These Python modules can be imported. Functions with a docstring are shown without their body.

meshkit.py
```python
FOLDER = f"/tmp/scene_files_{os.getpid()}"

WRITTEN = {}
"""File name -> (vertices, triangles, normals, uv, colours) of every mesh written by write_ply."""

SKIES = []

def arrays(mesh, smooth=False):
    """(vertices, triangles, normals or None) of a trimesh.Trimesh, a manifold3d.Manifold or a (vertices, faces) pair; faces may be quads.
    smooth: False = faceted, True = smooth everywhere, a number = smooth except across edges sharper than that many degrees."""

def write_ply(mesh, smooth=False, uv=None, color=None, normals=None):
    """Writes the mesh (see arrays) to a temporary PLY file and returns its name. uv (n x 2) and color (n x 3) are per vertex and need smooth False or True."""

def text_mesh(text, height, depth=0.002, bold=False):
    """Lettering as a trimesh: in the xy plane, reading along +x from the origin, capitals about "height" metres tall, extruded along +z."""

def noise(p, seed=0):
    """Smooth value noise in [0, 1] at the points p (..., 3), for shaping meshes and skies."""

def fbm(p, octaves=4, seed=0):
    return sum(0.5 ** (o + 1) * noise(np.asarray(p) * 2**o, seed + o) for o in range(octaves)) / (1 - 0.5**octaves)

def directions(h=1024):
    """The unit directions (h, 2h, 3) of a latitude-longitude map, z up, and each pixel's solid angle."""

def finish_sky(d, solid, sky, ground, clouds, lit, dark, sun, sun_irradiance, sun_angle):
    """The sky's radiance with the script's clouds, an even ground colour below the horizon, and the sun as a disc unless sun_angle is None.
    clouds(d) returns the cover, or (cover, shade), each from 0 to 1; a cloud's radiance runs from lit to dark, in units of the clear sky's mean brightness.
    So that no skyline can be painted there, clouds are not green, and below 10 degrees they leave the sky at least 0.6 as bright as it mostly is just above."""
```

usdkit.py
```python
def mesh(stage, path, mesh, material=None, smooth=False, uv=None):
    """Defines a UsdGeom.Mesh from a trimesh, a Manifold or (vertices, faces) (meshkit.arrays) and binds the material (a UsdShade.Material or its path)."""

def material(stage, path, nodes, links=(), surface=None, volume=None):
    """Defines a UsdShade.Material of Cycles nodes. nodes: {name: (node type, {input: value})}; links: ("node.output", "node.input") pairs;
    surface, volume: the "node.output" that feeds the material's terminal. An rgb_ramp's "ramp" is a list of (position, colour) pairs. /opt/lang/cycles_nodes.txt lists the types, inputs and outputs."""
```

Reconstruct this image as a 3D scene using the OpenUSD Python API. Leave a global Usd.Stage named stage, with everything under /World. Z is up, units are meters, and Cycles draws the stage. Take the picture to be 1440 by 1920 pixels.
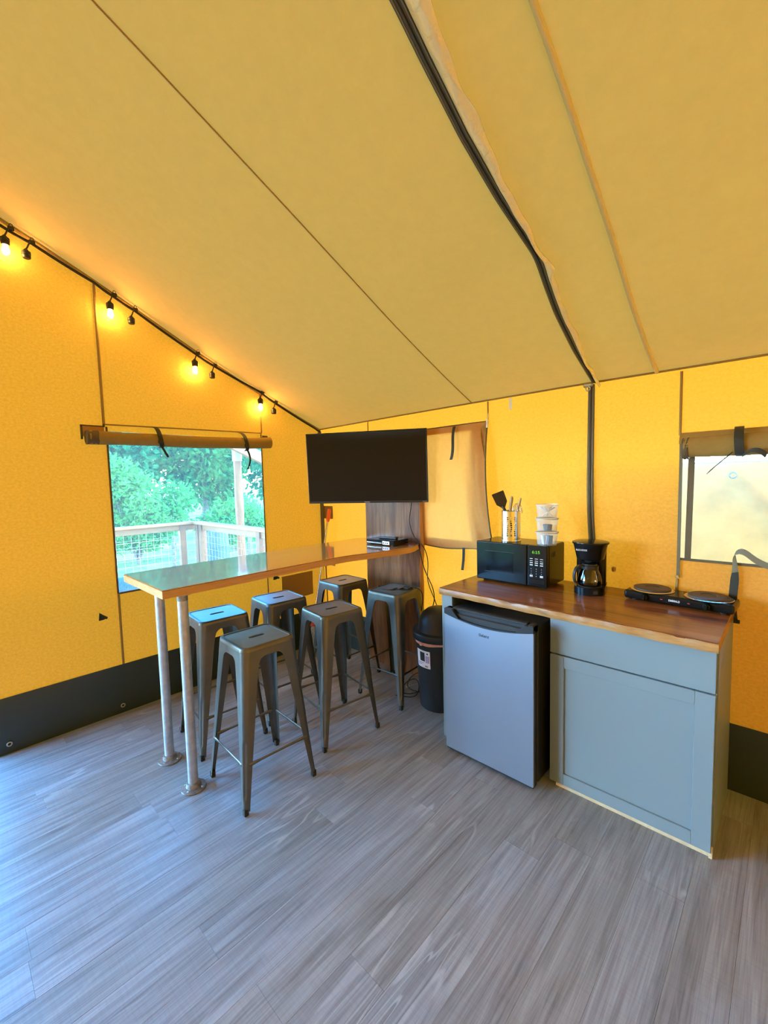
import math, random
import numpy as np
import trimesh
import shapely.geometry as sg
from shapely.ops import unary_union
import meshkit, usdkit
from pxr import Usd, UsdGeom, UsdLux, UsdShade, Gf, Sdf

stage = Usd.Stage.CreateInMemory()
UsdGeom.SetStageUpAxis(stage, 'Z')
UsdGeom.SetStageMetersPerUnit(stage, 1.0)
UsdGeom.Xform.Define(stage, '/World')
UsdGeom.Scope.Define(stage, '/World/Looks')
random.seed(7)
rng = np.random.default_rng(7)
PI = math.pi

# ------------------------------------------------------------------ camera
CAM = np.array([3.2769, -2.5724, 1.5348])
R_ = np.array([0.7236022, 0.68976914, -0.02486757])
U_ = np.array([-0.03290831, 0.07046528, 0.99697126])
F_ = np.array([-0.6894323, 0.72059224, -0.07368797])
cam = UsdGeom.Camera.Define(stage, '/World/camera')
cam.CreateHorizontalApertureAttr(36.0)
cam.CreateVerticalApertureAttr(48.0)
cam.CreateFocalLengthAttr(806.352 / 1440 * 36.0)
cam.CreateClippingRangeAttr(Gf.Vec2f(0.05, 1000))
cam.CreateExposureAttr(-0.17)
cam.AddTransformOp().Set(Gf.Matrix4d(*R_, 0, *U_, 0, *(-F_), 0, *CAM, 1))

# ------------------------------------------------------------------ sky and sun
SUN_AZ, SUN_EL = math.radians(60), math.radians(57)          # azimuth from +y towards +x
skym = usdkit.material(stage, '/World/Looks/sky_look', {
    "s": ("sky_texture", {"sky_type": "multiple_scattering", "sun_disc": False, "sun_elevation": SUN_EL, "sun_rotation": SUN_AZ, "aerosol_density": 1.0}),
    "h": ("hsv", {"saturation": 1.3}), "b": ("background_shader", {"strength": 2.2})}, [("s.color", "h.color"), ("h.color", "b.color")], surface="b.background")
dome = UsdLux.DomeLight.Define(stage, '/World/sky')
UsdShade.MaterialBindingAPI.Apply(dome.GetPrim()).Bind(skym)
sun = UsdLux.DistantLight.Define(stage, '/World/sun')
sun.CreateIntensityAttr(11.0)
sun.CreateAngleAttr(0.6)
sun.CreateColorAttr(Gf.Vec3f(1.0, 0.93, 0.82))
sd = np.array([math.sin(SUN_AZ) * math.cos(SUN_EL), math.cos(SUN_AZ) * math.cos(SUN_EL), math.sin(SUN_EL)])
sx_ = np.cross([0, 0, 1.0], sd); sx_ /= np.linalg.norm(sx_); sy_ = np.cross(sd, sx_)
sun.AddTransformOp().Set(Gf.Matrix4d(*sx_, 0, *sy_, 0, *sd, 0, 0, 0, 20, 1))

# ------------------------------------------------------------------ scene helpers
used = {}
def numbered(path):
    n = used.get(path, 0); used[path] = n + 1
    return path if n == 0 else f'{path}_{n:03d}'
def setd(prim, label=None, cat=None, group=None, kind=None):
    for k, v in (('label', label), ('category', cat), ('group', group), ('kind', kind)):
        if v: prim.SetCustomDataByKey(k, v)
    return prim
base_of = {}
def thing(name, label, cat, loc=(0, 0, 0), rotz=0.0, group=None, kind=None, local=False):
    """An Xform at the thing's base. local=False: its meshes are given in world coordinates (rotz 0)."""
    p = numbered('/World/' + name)
    x = UsdGeom.Xform.Define(stage, p)
    x.AddTranslateOp().Set(Gf.Vec3d(*map(float, loc))); x.AddRotateZOp().Set(float(rotz))
    base_of[p] = np.zeros(3) if local else np.array(loc, float)
    return setd(x.GetPrim(), label, cat, group, kind)
def obj(name, mesh, mat, parent=None, smooth=30, label=None, cat=None, group=None, kind=None, loc=None):
    """ONE Mesh prim under parent, or under /World (then its origin is put at its base)."""
    if isinstance(mesh, list): mesh = cat_(mesh)
    v, f = (np.array(mesh.vertices), np.array(mesh.faces)) if hasattr(mesh, 'vertices') else (np.array(mesh[0], float), np.array(mesh[1]))
    if parent is None:
        p = numbered('/World/' + name)
        lo, hi = v.min(0), v.max(0)
        b = np.array([(lo[0] + hi[0]) / 2, (lo[1] + hi[1]) / 2, lo[2]]) if loc is None else np.array(loc, float)
    else:
        pp = str(parent.GetPath()); p = numbered(pp + '/' + name); b = base_of.get(pp, np.zeros(3))
    m = usdkit.mesh(stage, p, (v - b, f), M[mat] if isinstance(mat, str) else mat, smooth=smooth)
    if parent is None:
        m.AddTranslateOp().Set(Gf.Vec3d(*map(float, b)))
    base_of[p] = b
    m.CreateDoubleSidedAttr(True)
    return setd(m.GetPrim(), label, cat, group, kind)
def struct(name, mesh, mat, parent=None, smooth=30, label=None):
    return obj(name, mesh, mat, parent, smooth, label, kind=None if parent else 'structure', loc=(0, 0, 0) if parent is None else None)
def dup(src, loc, rotz, label, group=None):
    nm = src.GetName(); was = src.GetCustomData()
    r = thing(nm, label, was['category'], loc, rotz, group or was.get('group'), local=True)
    r.GetReferences().AddInternalReference(src.GetPath()); r.SetInstanceable(True)
    return r

# ------------------------------------------------------------------ mesh helpers
def tm(v, f): return trimesh.Trimesh(np.asarray(v, float), np.asarray(f, int), process=False)
def cat_(ms): return trimesh.util.concatenate([m if hasattr(m, 'vertices') else tm(*m) for m in ms])
def rb(x0, x1, y0, y1, z0, z1, r=0.003, n=1):
    """A box with chamfered (n=1) or rounded (n>1) edges."""
    r = min(r, (x1 - x0) * .49, (y1 - y0) * .49, (z1 - z0) * .49)
    pts = []
    a = np.linspace(0, PI / 2, n + 1)
    oct_ = {(round(math.cos(p) * math.cos(q), 6), round(math.cos(p) * math.sin(q), 6), round(math.sin(p), 6)) for p in a for q in a} if n > 1 else {(1, 0, 0), (0, 1, 0), (0, 0, 1)}
    for sx in (0, 1):
        for sy in (0, 1):
            for sz in (0, 1):
                c = np.array([x1 - r if sx else x0 + r, y1 - r if sy else y0 + r, z1 - r if sz else z0 + r])
                s = np.array([1 if sx else -1, 1 if sy else -1, 1 if sz else -1])
                for o in oct_: pts.append(c + s * np.array(o) * r)
    return trimesh.convex.convex_hull(np.array(pts))
def tube(pts, r, n=10, closed=False):
    pts = np.asarray(pts, float); k = len(pts)
    r = np.full(k, r) if np.ndim(r) == 0 else np.asarray(r, float)
    t = np.gradient(pts, axis=0) if not closed else np.roll(pts, -1, 0) - np.roll(pts, 1, 0)
    t /= np.maximum(np.linalg.norm(t, axis=1, keepdims=True), 1e-9)
    u = np.cross(t[0], [0, 0, 1.0]);
    if np.linalg.norm(u) < .1: u = np.cross(t[0], [1.0, 0, 0])
    u /= np.linalg.norm(u); V = []
    for i in range(k):
        u = u - t[i] * (u @ t[i]); u /= np.linalg.norm(u); w = np.cross(t[i], u)
        a = np.linspace(0, 2 * PI, n, endpoint=False)
        V.append(pts[i] + r[i] * (np.cos(a)[:, None] * u + np.sin(a)[:, None] * w))
    V = np.vstack(V); Fc = []
    for i in range(k if closed else k - 1):
        for j in range(n):
            a0, b0 = i * n + j, i * n + (j + 1) % n; i2 = (i + 1) % k
            a1, b1 = i2 * n + j, i2 * n + (j + 1) % n
            Fc += [[a0, b0, b1], [a0, b1, a1]]
    if not closed:
        V = np.vstack([V, pts[0], pts[-1]]); c0, c1 = k * n, k * n + 1
        for j in range(n):
            Fc += [[c0, (j + 1) % n, j], [c1, (k - 1) * n + j, (k - 1) * n + (j + 1) % n]]
    return tm(V, Fc)
def spline(pts, n=40):
    pts = np.asarray(pts, float)
    from scipy.interpolate import PchipInterpolator, CubicSpline
    d = np.r_[0, np.cumsum(np.linalg.norm(np.diff(pts, axis=0), axis=1))]
    return CubicSpline(d, pts)(np.linspace(0, d[-1], n))
def lathe(prof, n=32, at=(0, 0, 0), closed=True):
    """Revolves (r, z) points about z; an open profile that starts and ends on the axis makes a solid."""
    prof = np.asarray(prof, float); k = len(prof); V = []
    for j in range(n):
        a = 2 * PI * j / n
        V.append(np.c_[prof[:, 0] * math.cos(a), prof[:, 0] * math.sin(a), prof[:, 1]])
    V = np.vstack(V) + np.asarray(at, float); Fc = []
    for j in range(n):
        a, b = j * k, ((j + 1) % n) * k
        for i in range(k if (closed and prof[0][0] > 1e-6) else k - 1):
            i2 = (i + 1) % k
            if prof[i][0] > 1e-6 or prof[i2][0] > 1e-6:
                if prof[i][0] < 1e-6: Fc.append([a + i, b + i2, a + i2])
                elif prof[i2][0] < 1e-6: Fc.append([a + i, b + i, a + i2])
                else: Fc += [[a + i, b + i, b + i2], [a + i, b + i2, a + i2]]
    m = tm(V, Fc); m.merge_vertices(); m.fix_normals(); return m
def ext(poly, h, z0=0.0):
    gs = getattr(poly, 'geoms', [poly]); out = []
    for g in gs:
        m = trimesh.creation.extrude_polygon(g, h, engine='earcut'); m.apply_translation([0, 0, z0]); out.append(m)
    return cat_(out)
def ext_bev(poly, z0, z1, b=0.003):
    """An extruded polygon with chamfered top and bottom edges (outline only)."""
    pts = np.array(poly.exterior.coords)[:-1]
    if sg.polygon.LinearRing(pts).is_ccw is False: pts = pts[::-1]
    inn = np.array(poly.buffer(-b, join_style=2).exterior.coords)[:-1]
    if sg.polygon.LinearRing(inn).is_ccw is False: inn = inn[::-1]
    from scipy.spatial import cKDTree
    if len(inn) != len(pts): return ext(poly, z1 - z0, z0)
    s = cKDTree(inn).query(pts[0])[1]; inn = np.roll(inn, -s, 0)
    n = len(pts); rings = [(inn, z0), (pts, z0 + b), (pts, z1 - b), (inn, z1)]
    V = np.vstack([np.c_[p, np.full(n, z)] for p, z in rings]); Fc = []
    for k in range(3):
        for j in range(n):
            a0, b0 = k * n + j, k * n + (j + 1) % n; Fc += [[a0, b0, b0 + n], [a0, b0 + n, a0 + n]]
    v2, f2 = trimesh.creation.triangulate_polygon(sg.Polygon(inn), engine='earcut')
    top = np.c_[v2, np.full(len(v2), z1)]; bot = np.c_[v2, np.full(len(v2), z0)]
    return cat_([tm(V, Fc), tm(top, f2), tm(bot, np.asarray(f2)[:, ::-1])])
def xf(m, M4): m = m.copy(); m.apply_transform(M4); return m
def mv(m, x, y, z): m = m.copy(); m.apply_translation([x, y, z]); return m
def rot(m, deg, ax, at=(0, 0, 0)): return xf(m, trimesh.transformations.rotation_matrix(math.radians(deg), ax, at))
def frame(o, ex, ey, ez=None):
    ex, ey = np.array(ex, float), np.array(ey, float); ez = np.cross(ex, ey) if ez is None else np.array(ez, float)
    T = np.eye(4); T[:3, 0], T[:3, 1], T[:3, 2], T[:3, 3] = ex, ey, ez, o; return T
def grid(P, flip=False):
    P = np.asarray(P, float); m, n = P.shape[:2]; i = np.arange(m * n).reshape(m, n)
    a, b, c, d = i[:-1, :-1].ravel(), i[1:, :-1].ravel(), i[1:, 1:].ravel(), i[:-1, 1:].ravel()
    f = np.r_[np.c_[a, b, c], np.c_[a, c, d]]
    return tm(P.reshape(-1, 3), f[:, ::-1] if flip else f)
def slab_grid(P, th):
    """A sheet with thickness: the grid P and a copy moved by th (3-vector or per-point array), closed around its border."""
    P = np.asarray(P, float); Q = P + th; m, n = P.shape[:2]; N = m * n
    i = np.arange(N).reshape(m, n); a, b, c, d = i[:-1, :-1].ravel(), i[1:, :-1].ravel(), i[1:, 1:].ravel(), i[:-1, 1:].ravel()
    f = np.r_[np.c_[a, b, c], np.c_[a, c, d]]
    br = np.r_[i[0, :], i[1:, -1], i[-1, -2::-1], i[-2:0:-1, 0]]; br2 = np.roll(br, -1)
    F2 = np.r_[f, f[:, ::-1] + N, np.c_[br, br2, br2 + N], np.c_[br, br2 + N, br + N]]
    t = tm(np.vstack([P.reshape(-1, 3), Q.reshape(-1, 3)]), F2); t.fix_normals(); return t
def text(s, h, o, ex, ey, depth=0.0006, bold=False, squash=1.0):
    t = meshkit.text_mesh(s, h, depth, bold); t.apply_scale([squash, 1, 1]); return xf(t, frame(o, ex, ey))
def rsq(hx, hy, r, cx=0, cy=0, q=8): return sg.box(cx - hx + r, cy - hy + r, cx + hx - r, cy + hy - r).buffer(r, quad_segs=q)

# ------------------------------------------------------------------ materials
M = {}
def mat(name, nodes, links, surface='p.BSDF', volume=None):
    M[name] = usdkit.material(stage, '/World/Looks/' + name, nodes, links, surface=surface, volume=volume); return M[name]
def pbr(name, c, rough=0.5, metal=0.0, var=0.0, vscale=30, bump=0.0, bscale=200, obj_space=False, **kw):
    nodes = {"p": ("principled_bsdf", {"base_color": c, "roughness": rough, "metallic": metal, **kw})}; links = []
    src = "t.object" if obj_space else "g.position"
    if var or bump:
        nodes["t" if obj_space else "g"] = ("texture_coordinate", {}) if obj_space else ("geometry", {})
    if var:
        nodes["n"] = ("noise_texture", {"scale": vscale, "detail": 4.0})
        nodes["r"] = ("rgb_ramp", {"ramp": [(0.3, tuple(np.clip(np.array(c) * (1 - var), 0, 1))), (0.7, tuple(np.clip(np.array(c) * (1 + var), 0, 1)))]})
        links += [(src, "n.vector"), ("n.fac", "r.fac"), ("r.color", "p.base_color")]
    if bump:
        nodes["n2"] = ("noise_texture", {"scale": bscale, "detail": 3.0})
        nodes["b"] = ("bump", {"strength": bump, "distance": 0.002})
        links += [(src, "n2.vector"), ("n2.fac", "b.height"), ("b.normal", "p.normal")]
    return mat(name, nodes, links)
def canvas(name, refl, trans, fac, blotch=0.10, scale=(34, 34, 34), bump=0.25, wr=4.0, wrs=0.0):
    """Tent canvas: reflects and lets daylight through; mottled weave."""
    refl, trans = np.array(refl), np.array(trans)
    nodes = {"g": ("geometry", {}), "mp": ("mapping", {"scale": scale}),
             "n": ("noise_texture", {"scale": 1.0, "detail": 5.0, "roughness": 0.7}), "n3": ("noise_texture", {"scale": 900.0, "detail": 1.0}),
             "n4": ("noise_texture", {"scale": wr, "detail": 2.0}),
             "r1": ("rgb_ramp", {"ramp": [(0.32, tuple(refl * (1 - blotch))), (0.68, tuple(np.minimum(refl * (1 + blotch), 1)))]}),
             "r2": ("rgb_ramp", {"ramp": [(0.32, tuple(trans * (1 - blotch))), (0.68, tuple(np.minimum(trans * (1 + blotch), 1)))]}),
             "b": ("bump", {"strength": bump, "distance": 0.0008}), "b2": ("bump", {"strength": wrs, "distance": 0.02}),
             "d": ("diffuse_bsdf", {}), "t": ("translucent_bsdf", {}), "m": ("mix_closure", {"fac": fac})}
    links = [("g.position", "mp.vector"), ("mp.vector", "n.vector"), ("g.position", "n3.vector"), ("g.position", "n4.vector"), ("n.fac", "r1.fac"), ("n.fac", "r2.fac"), ("r1.color", "d.color"), ("r2.color", "t.color"),
             ("n4.fac", "b2.height"), ("b2.normal", "b.normal"), ("n3.fac", "b.height"), ("b.normal", "d.normal"), ("d.BSDF", "m.closure1"), ("t.BSDF", "m.closure2")]
    return mat(name, nodes, links, 'm.closure')
def wood(name, cols, scale, streak, rough=0.3, coat=0.0, bump=0.1, off=(0, 0, 0), rotz=0.0, spots=0.0, coat_rough=0.05, spec=0.5, coat_ior=1.5):
    """Wood with grain stretched by the mapping scale; cols: dark to light."""
    nodes = {"g": ("geometry", {}), "mp": ("mapping", {"scale": scale, "location": off, "rotation": (0, 0, rotz)}),
             "n": ("noise_texture", {"scale": 1.0, "detail": 6.0, "roughness": 0.62, "distortion": streak}),
             "n2": ("noise_texture", {"scale": 6.0, "detail": 3.0, "distortion": 0.3}),
             "mx": ("mix", {"mix_type": "mix", "fac": 0.28}),
             "r": ("rgb_ramp", {"ramp": [(x, c) for x, c in zip(np.linspace(0.28, 0.72, len(cols)), cols)]}),
             "b": ("bump", {"strength": bump, "distance": 0.001}),
             "p": ("principled_bsdf", {"roughness": rough, "coat_weight": coat, "coat_roughness": coat_rough, "coat_ior": coat_ior, "specular_ior_level": spec})}
    links = [("g.position", "mp.vector"), ("mp.vector", "n.vector"), ("mp.vector", "n2.vector"), ("n.color", "mx.color1"), ("n2.color", "mx.color2"),
             ("mx.color", "bw.color"), ("bw.val", "r.fac"), ("r.color", "p.base_color"), ("bw.val", "b.height"), ("b.normal", "p.normal")]
    nodes["bw"] = ("rgb_to_bw", {})
    return mat(name, nodes, links)

WALL_R, WALL_T = (0.54, 0.25, 0.06), (0.90, 0.224, 0.008)
canvas('wall_canvas', WALL_R, WALL_T, 0.122, 0.11, (62, 62, 80), wr=2.2, wrs=0.25)
canvas('roof_canvas', (0.62, 0.318, 0.125), (0.62, 0.21, 0.02), 0.052, 0.03, (18, 18, 18), wr=1.6, wrs=0.2)
canvas('flap_canvas', (0.50, 0.26, 0.085), (0.90, 0.26, 0.03), 0.085, 0.05)
canvas('shade_canvas', (0.40, 0.27, 0.09), (0.25, 0.14, 0.02), 0.25, 0.06)
mat('loose_flap_canvas', {"g": ("geometry", {}), "n": ("noise_texture", {"scale": 22.0, "detail": 3.0, "distortion": 0.8}), "b": ("bump", {"strength": 0.9, "distance": 0.012}), "p": ("principled_bsdf", {"base_color": (0.98, 0.86, 0.46), "roughness": 0.34, "specular_ior_level": 0.9, "sheen_weight": 0.3})},
    [("g.position", "n.vector"), ("n.fac", "b.height"), ("b.normal", "p.normal")])
canvas('outer_canvas', (0.44, 0.23, 0.075), (0.78, 0.31, 0.075), 0.10, 0.16, (4, 4, 4), wr=6, wrs=1.0)
pbr('piping', (0.32, 0.20, 0.06), 0.8)
pbr('pale_piping', (0.76, 0.64, 0.28), 0.7)
pbr('seam_thread', (0.38, 0.22, 0.08), 0.8)
pbr('roof_piping', (0.78, 0.50, 0.20), 0.8)
pbr('skirt_vinyl', (0.026, 0.040, 0.032), 0.38, bump=0.5, bscale=5)
pbr('zipper_dark', (0.135, 0.115, 0.065), 0.55, bump=0.3, bscale=300)
pbr('zipper_teeth', (0.20, 0.18, 0.12), 0.4)
pbr('strap_dark', (0.020, 0.020, 0.014), 0.7, bump=0.4, bscale=600)
pbr('strap_olive', (0.16, 0.14, 0.085), 0.7, bump=0.4, bscale=600)
pbr('binding', (0.10, 0.07, 0.03), 0.7)
pbr('patch_canvas', (0.30, 0.17, 0.045), 0.8)
pbr('grommet_metal', (0.5, 0.5, 0.46), 0.35, 1.0)
pbr('white_plastic', (0.8, 0.78, 0.74), 0.35)
pbr('black_plastic', (0.012, 0.012, 0.012), 0.35)
pbr('black_gloss', (0.006, 0.006, 0.006), 0.14, specular_ior_level=0.25)
pbr('black_screen', (0.006, 0.006, 0.007), 0.10, specular_ior_level=0.22)
pbr('dark_print', (0.02, 0.02, 0.025), 0.5)
pbr('grey_print', (0.45, 0.45, 0.47), 0.4)
pbr('white_print', (0.75, 0.75, 0.75), 0.4)
pbr('cable_black', (0.012, 0.012, 0.012), 0.5)
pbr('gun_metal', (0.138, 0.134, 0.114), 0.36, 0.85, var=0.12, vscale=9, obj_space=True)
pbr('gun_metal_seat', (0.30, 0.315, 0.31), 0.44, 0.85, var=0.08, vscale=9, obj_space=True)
pbr('rubber', (0.015, 0.015, 0.014), 0.7)
pbr('galvanized', (0.50, 0.51, 0.52), 0.42, 0.75, var=0.14, vscale=38)
pbr('galvanized_dark', (0.30, 0.30, 0.28), 0.45, 0.8, var=0.3, vscale=60)
pbr('steel', (0.72, 0.72, 0.70), 0.18, 1.0)
pbr('brushed_steel', (0.25, 0.285, 0.34), 0.36, 0.6)
pbr('fridge_black', (0.012, 0.011, 0.010), 0.45)
pbr('cabinet_paint', (0.19, 0.245, 0.26), 0.45, bump=0.05, bscale=300)
pbr('cabinet_inside', (0.16, 0.11, 0.06), 0.7)
pbr('raw_wood', (0.62, 0.48, 0.28), 0.7, var=0.12, vscale=60)
pbr('trash_plastic', (0.010, 0.012, 0.014), 0.42, bump=0.2, bscale=400)
pbr('bag_pink', (0.80, 0.42, 0.34), 0.5)
pbr('sticker_white', (0.82, 0.83, 0.88), 0.5)
pbr('sticker_violet', (0.42, 0.35, 0.62), 0.5)
pbr('orange_plastic', (0.85, 0.14, 0.03), 0.45)
pbr('mop_strands', (0.45, 0.45, 0.42), 0.9, var=0.3, vscale=80)
pbr('mop_red', (0.55, 0.06, 0.04), 0.8)
pbr('utensil_wood', (0.42, 0.26, 0.10), 0.55)
pbr('burner_iron', (0.060, 0.040, 0.030), 0.5, 0.3)
pbr('red_light', (0.5, 0.03, 0.02), 0.3)
mat('bulb_glow', {"p": ("emission", {"color": (1.0, 0.55, 0.16), "strength": 230.0})}, [], 'p.emission')
mat('display_green', {"p": ("emission", {"color": (0.25, 1.0, 0.08), "strength": 1.2})}, [], 'p.emission')
mat('clear_plastic', {"t": ("transparent_bsdf", {"color": (0.93, 0.95, 0.96)}), "d": ("principled_bsdf", {"base_color": (0.8, 0.82, 0.84), "roughness": 0.12}), "m": ("mix_closure", {"fac": 0.11})},
    [("t.BSDF", "m.closure1"), ("d.BSDF", "m.closure2")], 'm.closure')
mat('carafe_glass', {"t": ("transparent_bsdf", {"color": (0.88, 0.88, 0.86)}), "d": ("glossy_bsdf", {"roughness": 0.03, "color": (0.9, 0.9, 0.9)}), "f": ("fresnel", {"IOR": 1.6}), "m": ("mix_closure", {})},
    [("f.fac", "m.fac"), ("t.BSDF", "m.closure1"), ("d.BSDF", "m.closure2")], 'm.closure')
# dusty clear vinyl: mostly see-through, a little scatter from its haze
mat('window_vinyl', {"t": ("transparent_bsdf", {"color": (0.93, 0.97, 0.97)}), "gl": ("glossy_bsdf", {"roughness": 0.04, "color": (1, 1, 1)}), "f": ("fresnel", {"IOR": 1.35}), "m": ("mix_closure", {}),
    "h": ("translucent_bsdf", {"color": (0.85, 0.95, 0.85)}), "m2": ("mix_closure", {"fac": 0.012})},
    [("f.fac", "m.fac"), ("t.BSDF", "m.closure1"), ("gl.BSDF", "m.closure2"), ("m.closure", "m2.closure1"), ("h.BSDF", "m2.closure2")], 'm2.closure')
wood('table_wood', [(0.20, 0.060, 0.015), (0.36, 0.12, 0.03), (0.46, 0.17, 0.045), (0.54, 0.23, 0.07)], (14, 1.1, 14), 0.6, 0.14, 1.0, 0.03, spec=0.5, coat_ior=2.2)
wood('table_edge_wood', [(0.42, 0.20, 0.06), (0.60, 0.32, 0.10), (0.72, 0.42, 0.16)], (10, 2.0, 40), 0.6, 0.4, 0.1, 0.2)
wood('counter_wood', [(0.030, 0.008, 0.003), (0.15, 0.038, 0.010), (0.28, 0.080, 0.018), (0.40, 0.14, 0.035)], (1.0, 11, 11), 0.9, 0.22, 0.25, 0.05, spec=0.4)
wood('counter_edge_wood', [(0.16, 0.065, 0.018), (0.40, 0.19, 0.055), (0.52, 0.28, 0.09)], (4.5, 9, 22), 1.2, 0.4, 0.1, 0.25)
wood('slab_wood', [(0.030, 0.010, 0.005), (0.13, 0.045, 0.020), (0.26, 0.11, 0.045), (0.36, 0.18, 0.08)], (11, 11, 1.1), 1.1, 0.25, 0.1, 0.08, spec=0.3)
wood('slab_edge_wood', [(0.22, 0.09, 0.03), (0.45, 0.22, 0.08), (0.55, 0.30, 0.12)], (20, 20, 2), 0.8, 0.45, 0.0, 0.2)
wood('deck_wood', [(0.20, 0.065, 0.013), (0.32, 0.115, 0.025), (0.40, 0.16, 0.04)], (2, 14, 14), 0.7, 0.6, 0.0, 0.2)
wood('deck_wood_side', [(0.20, 0.065, 0.013), (0.32, 0.115, 0.025), (0.40, 0.16, 0.04)], (14, 2, 14), 0.7, 0.6, 0.0, 0.2)
wood('post_wood', [(0.13, 0.038, 0.007), (0.24, 0.075, 0.015), (0.32, 0.11, 0.025)], (14, 14, 2), 0.7, 0.7, 0.0, 0.3)
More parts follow.
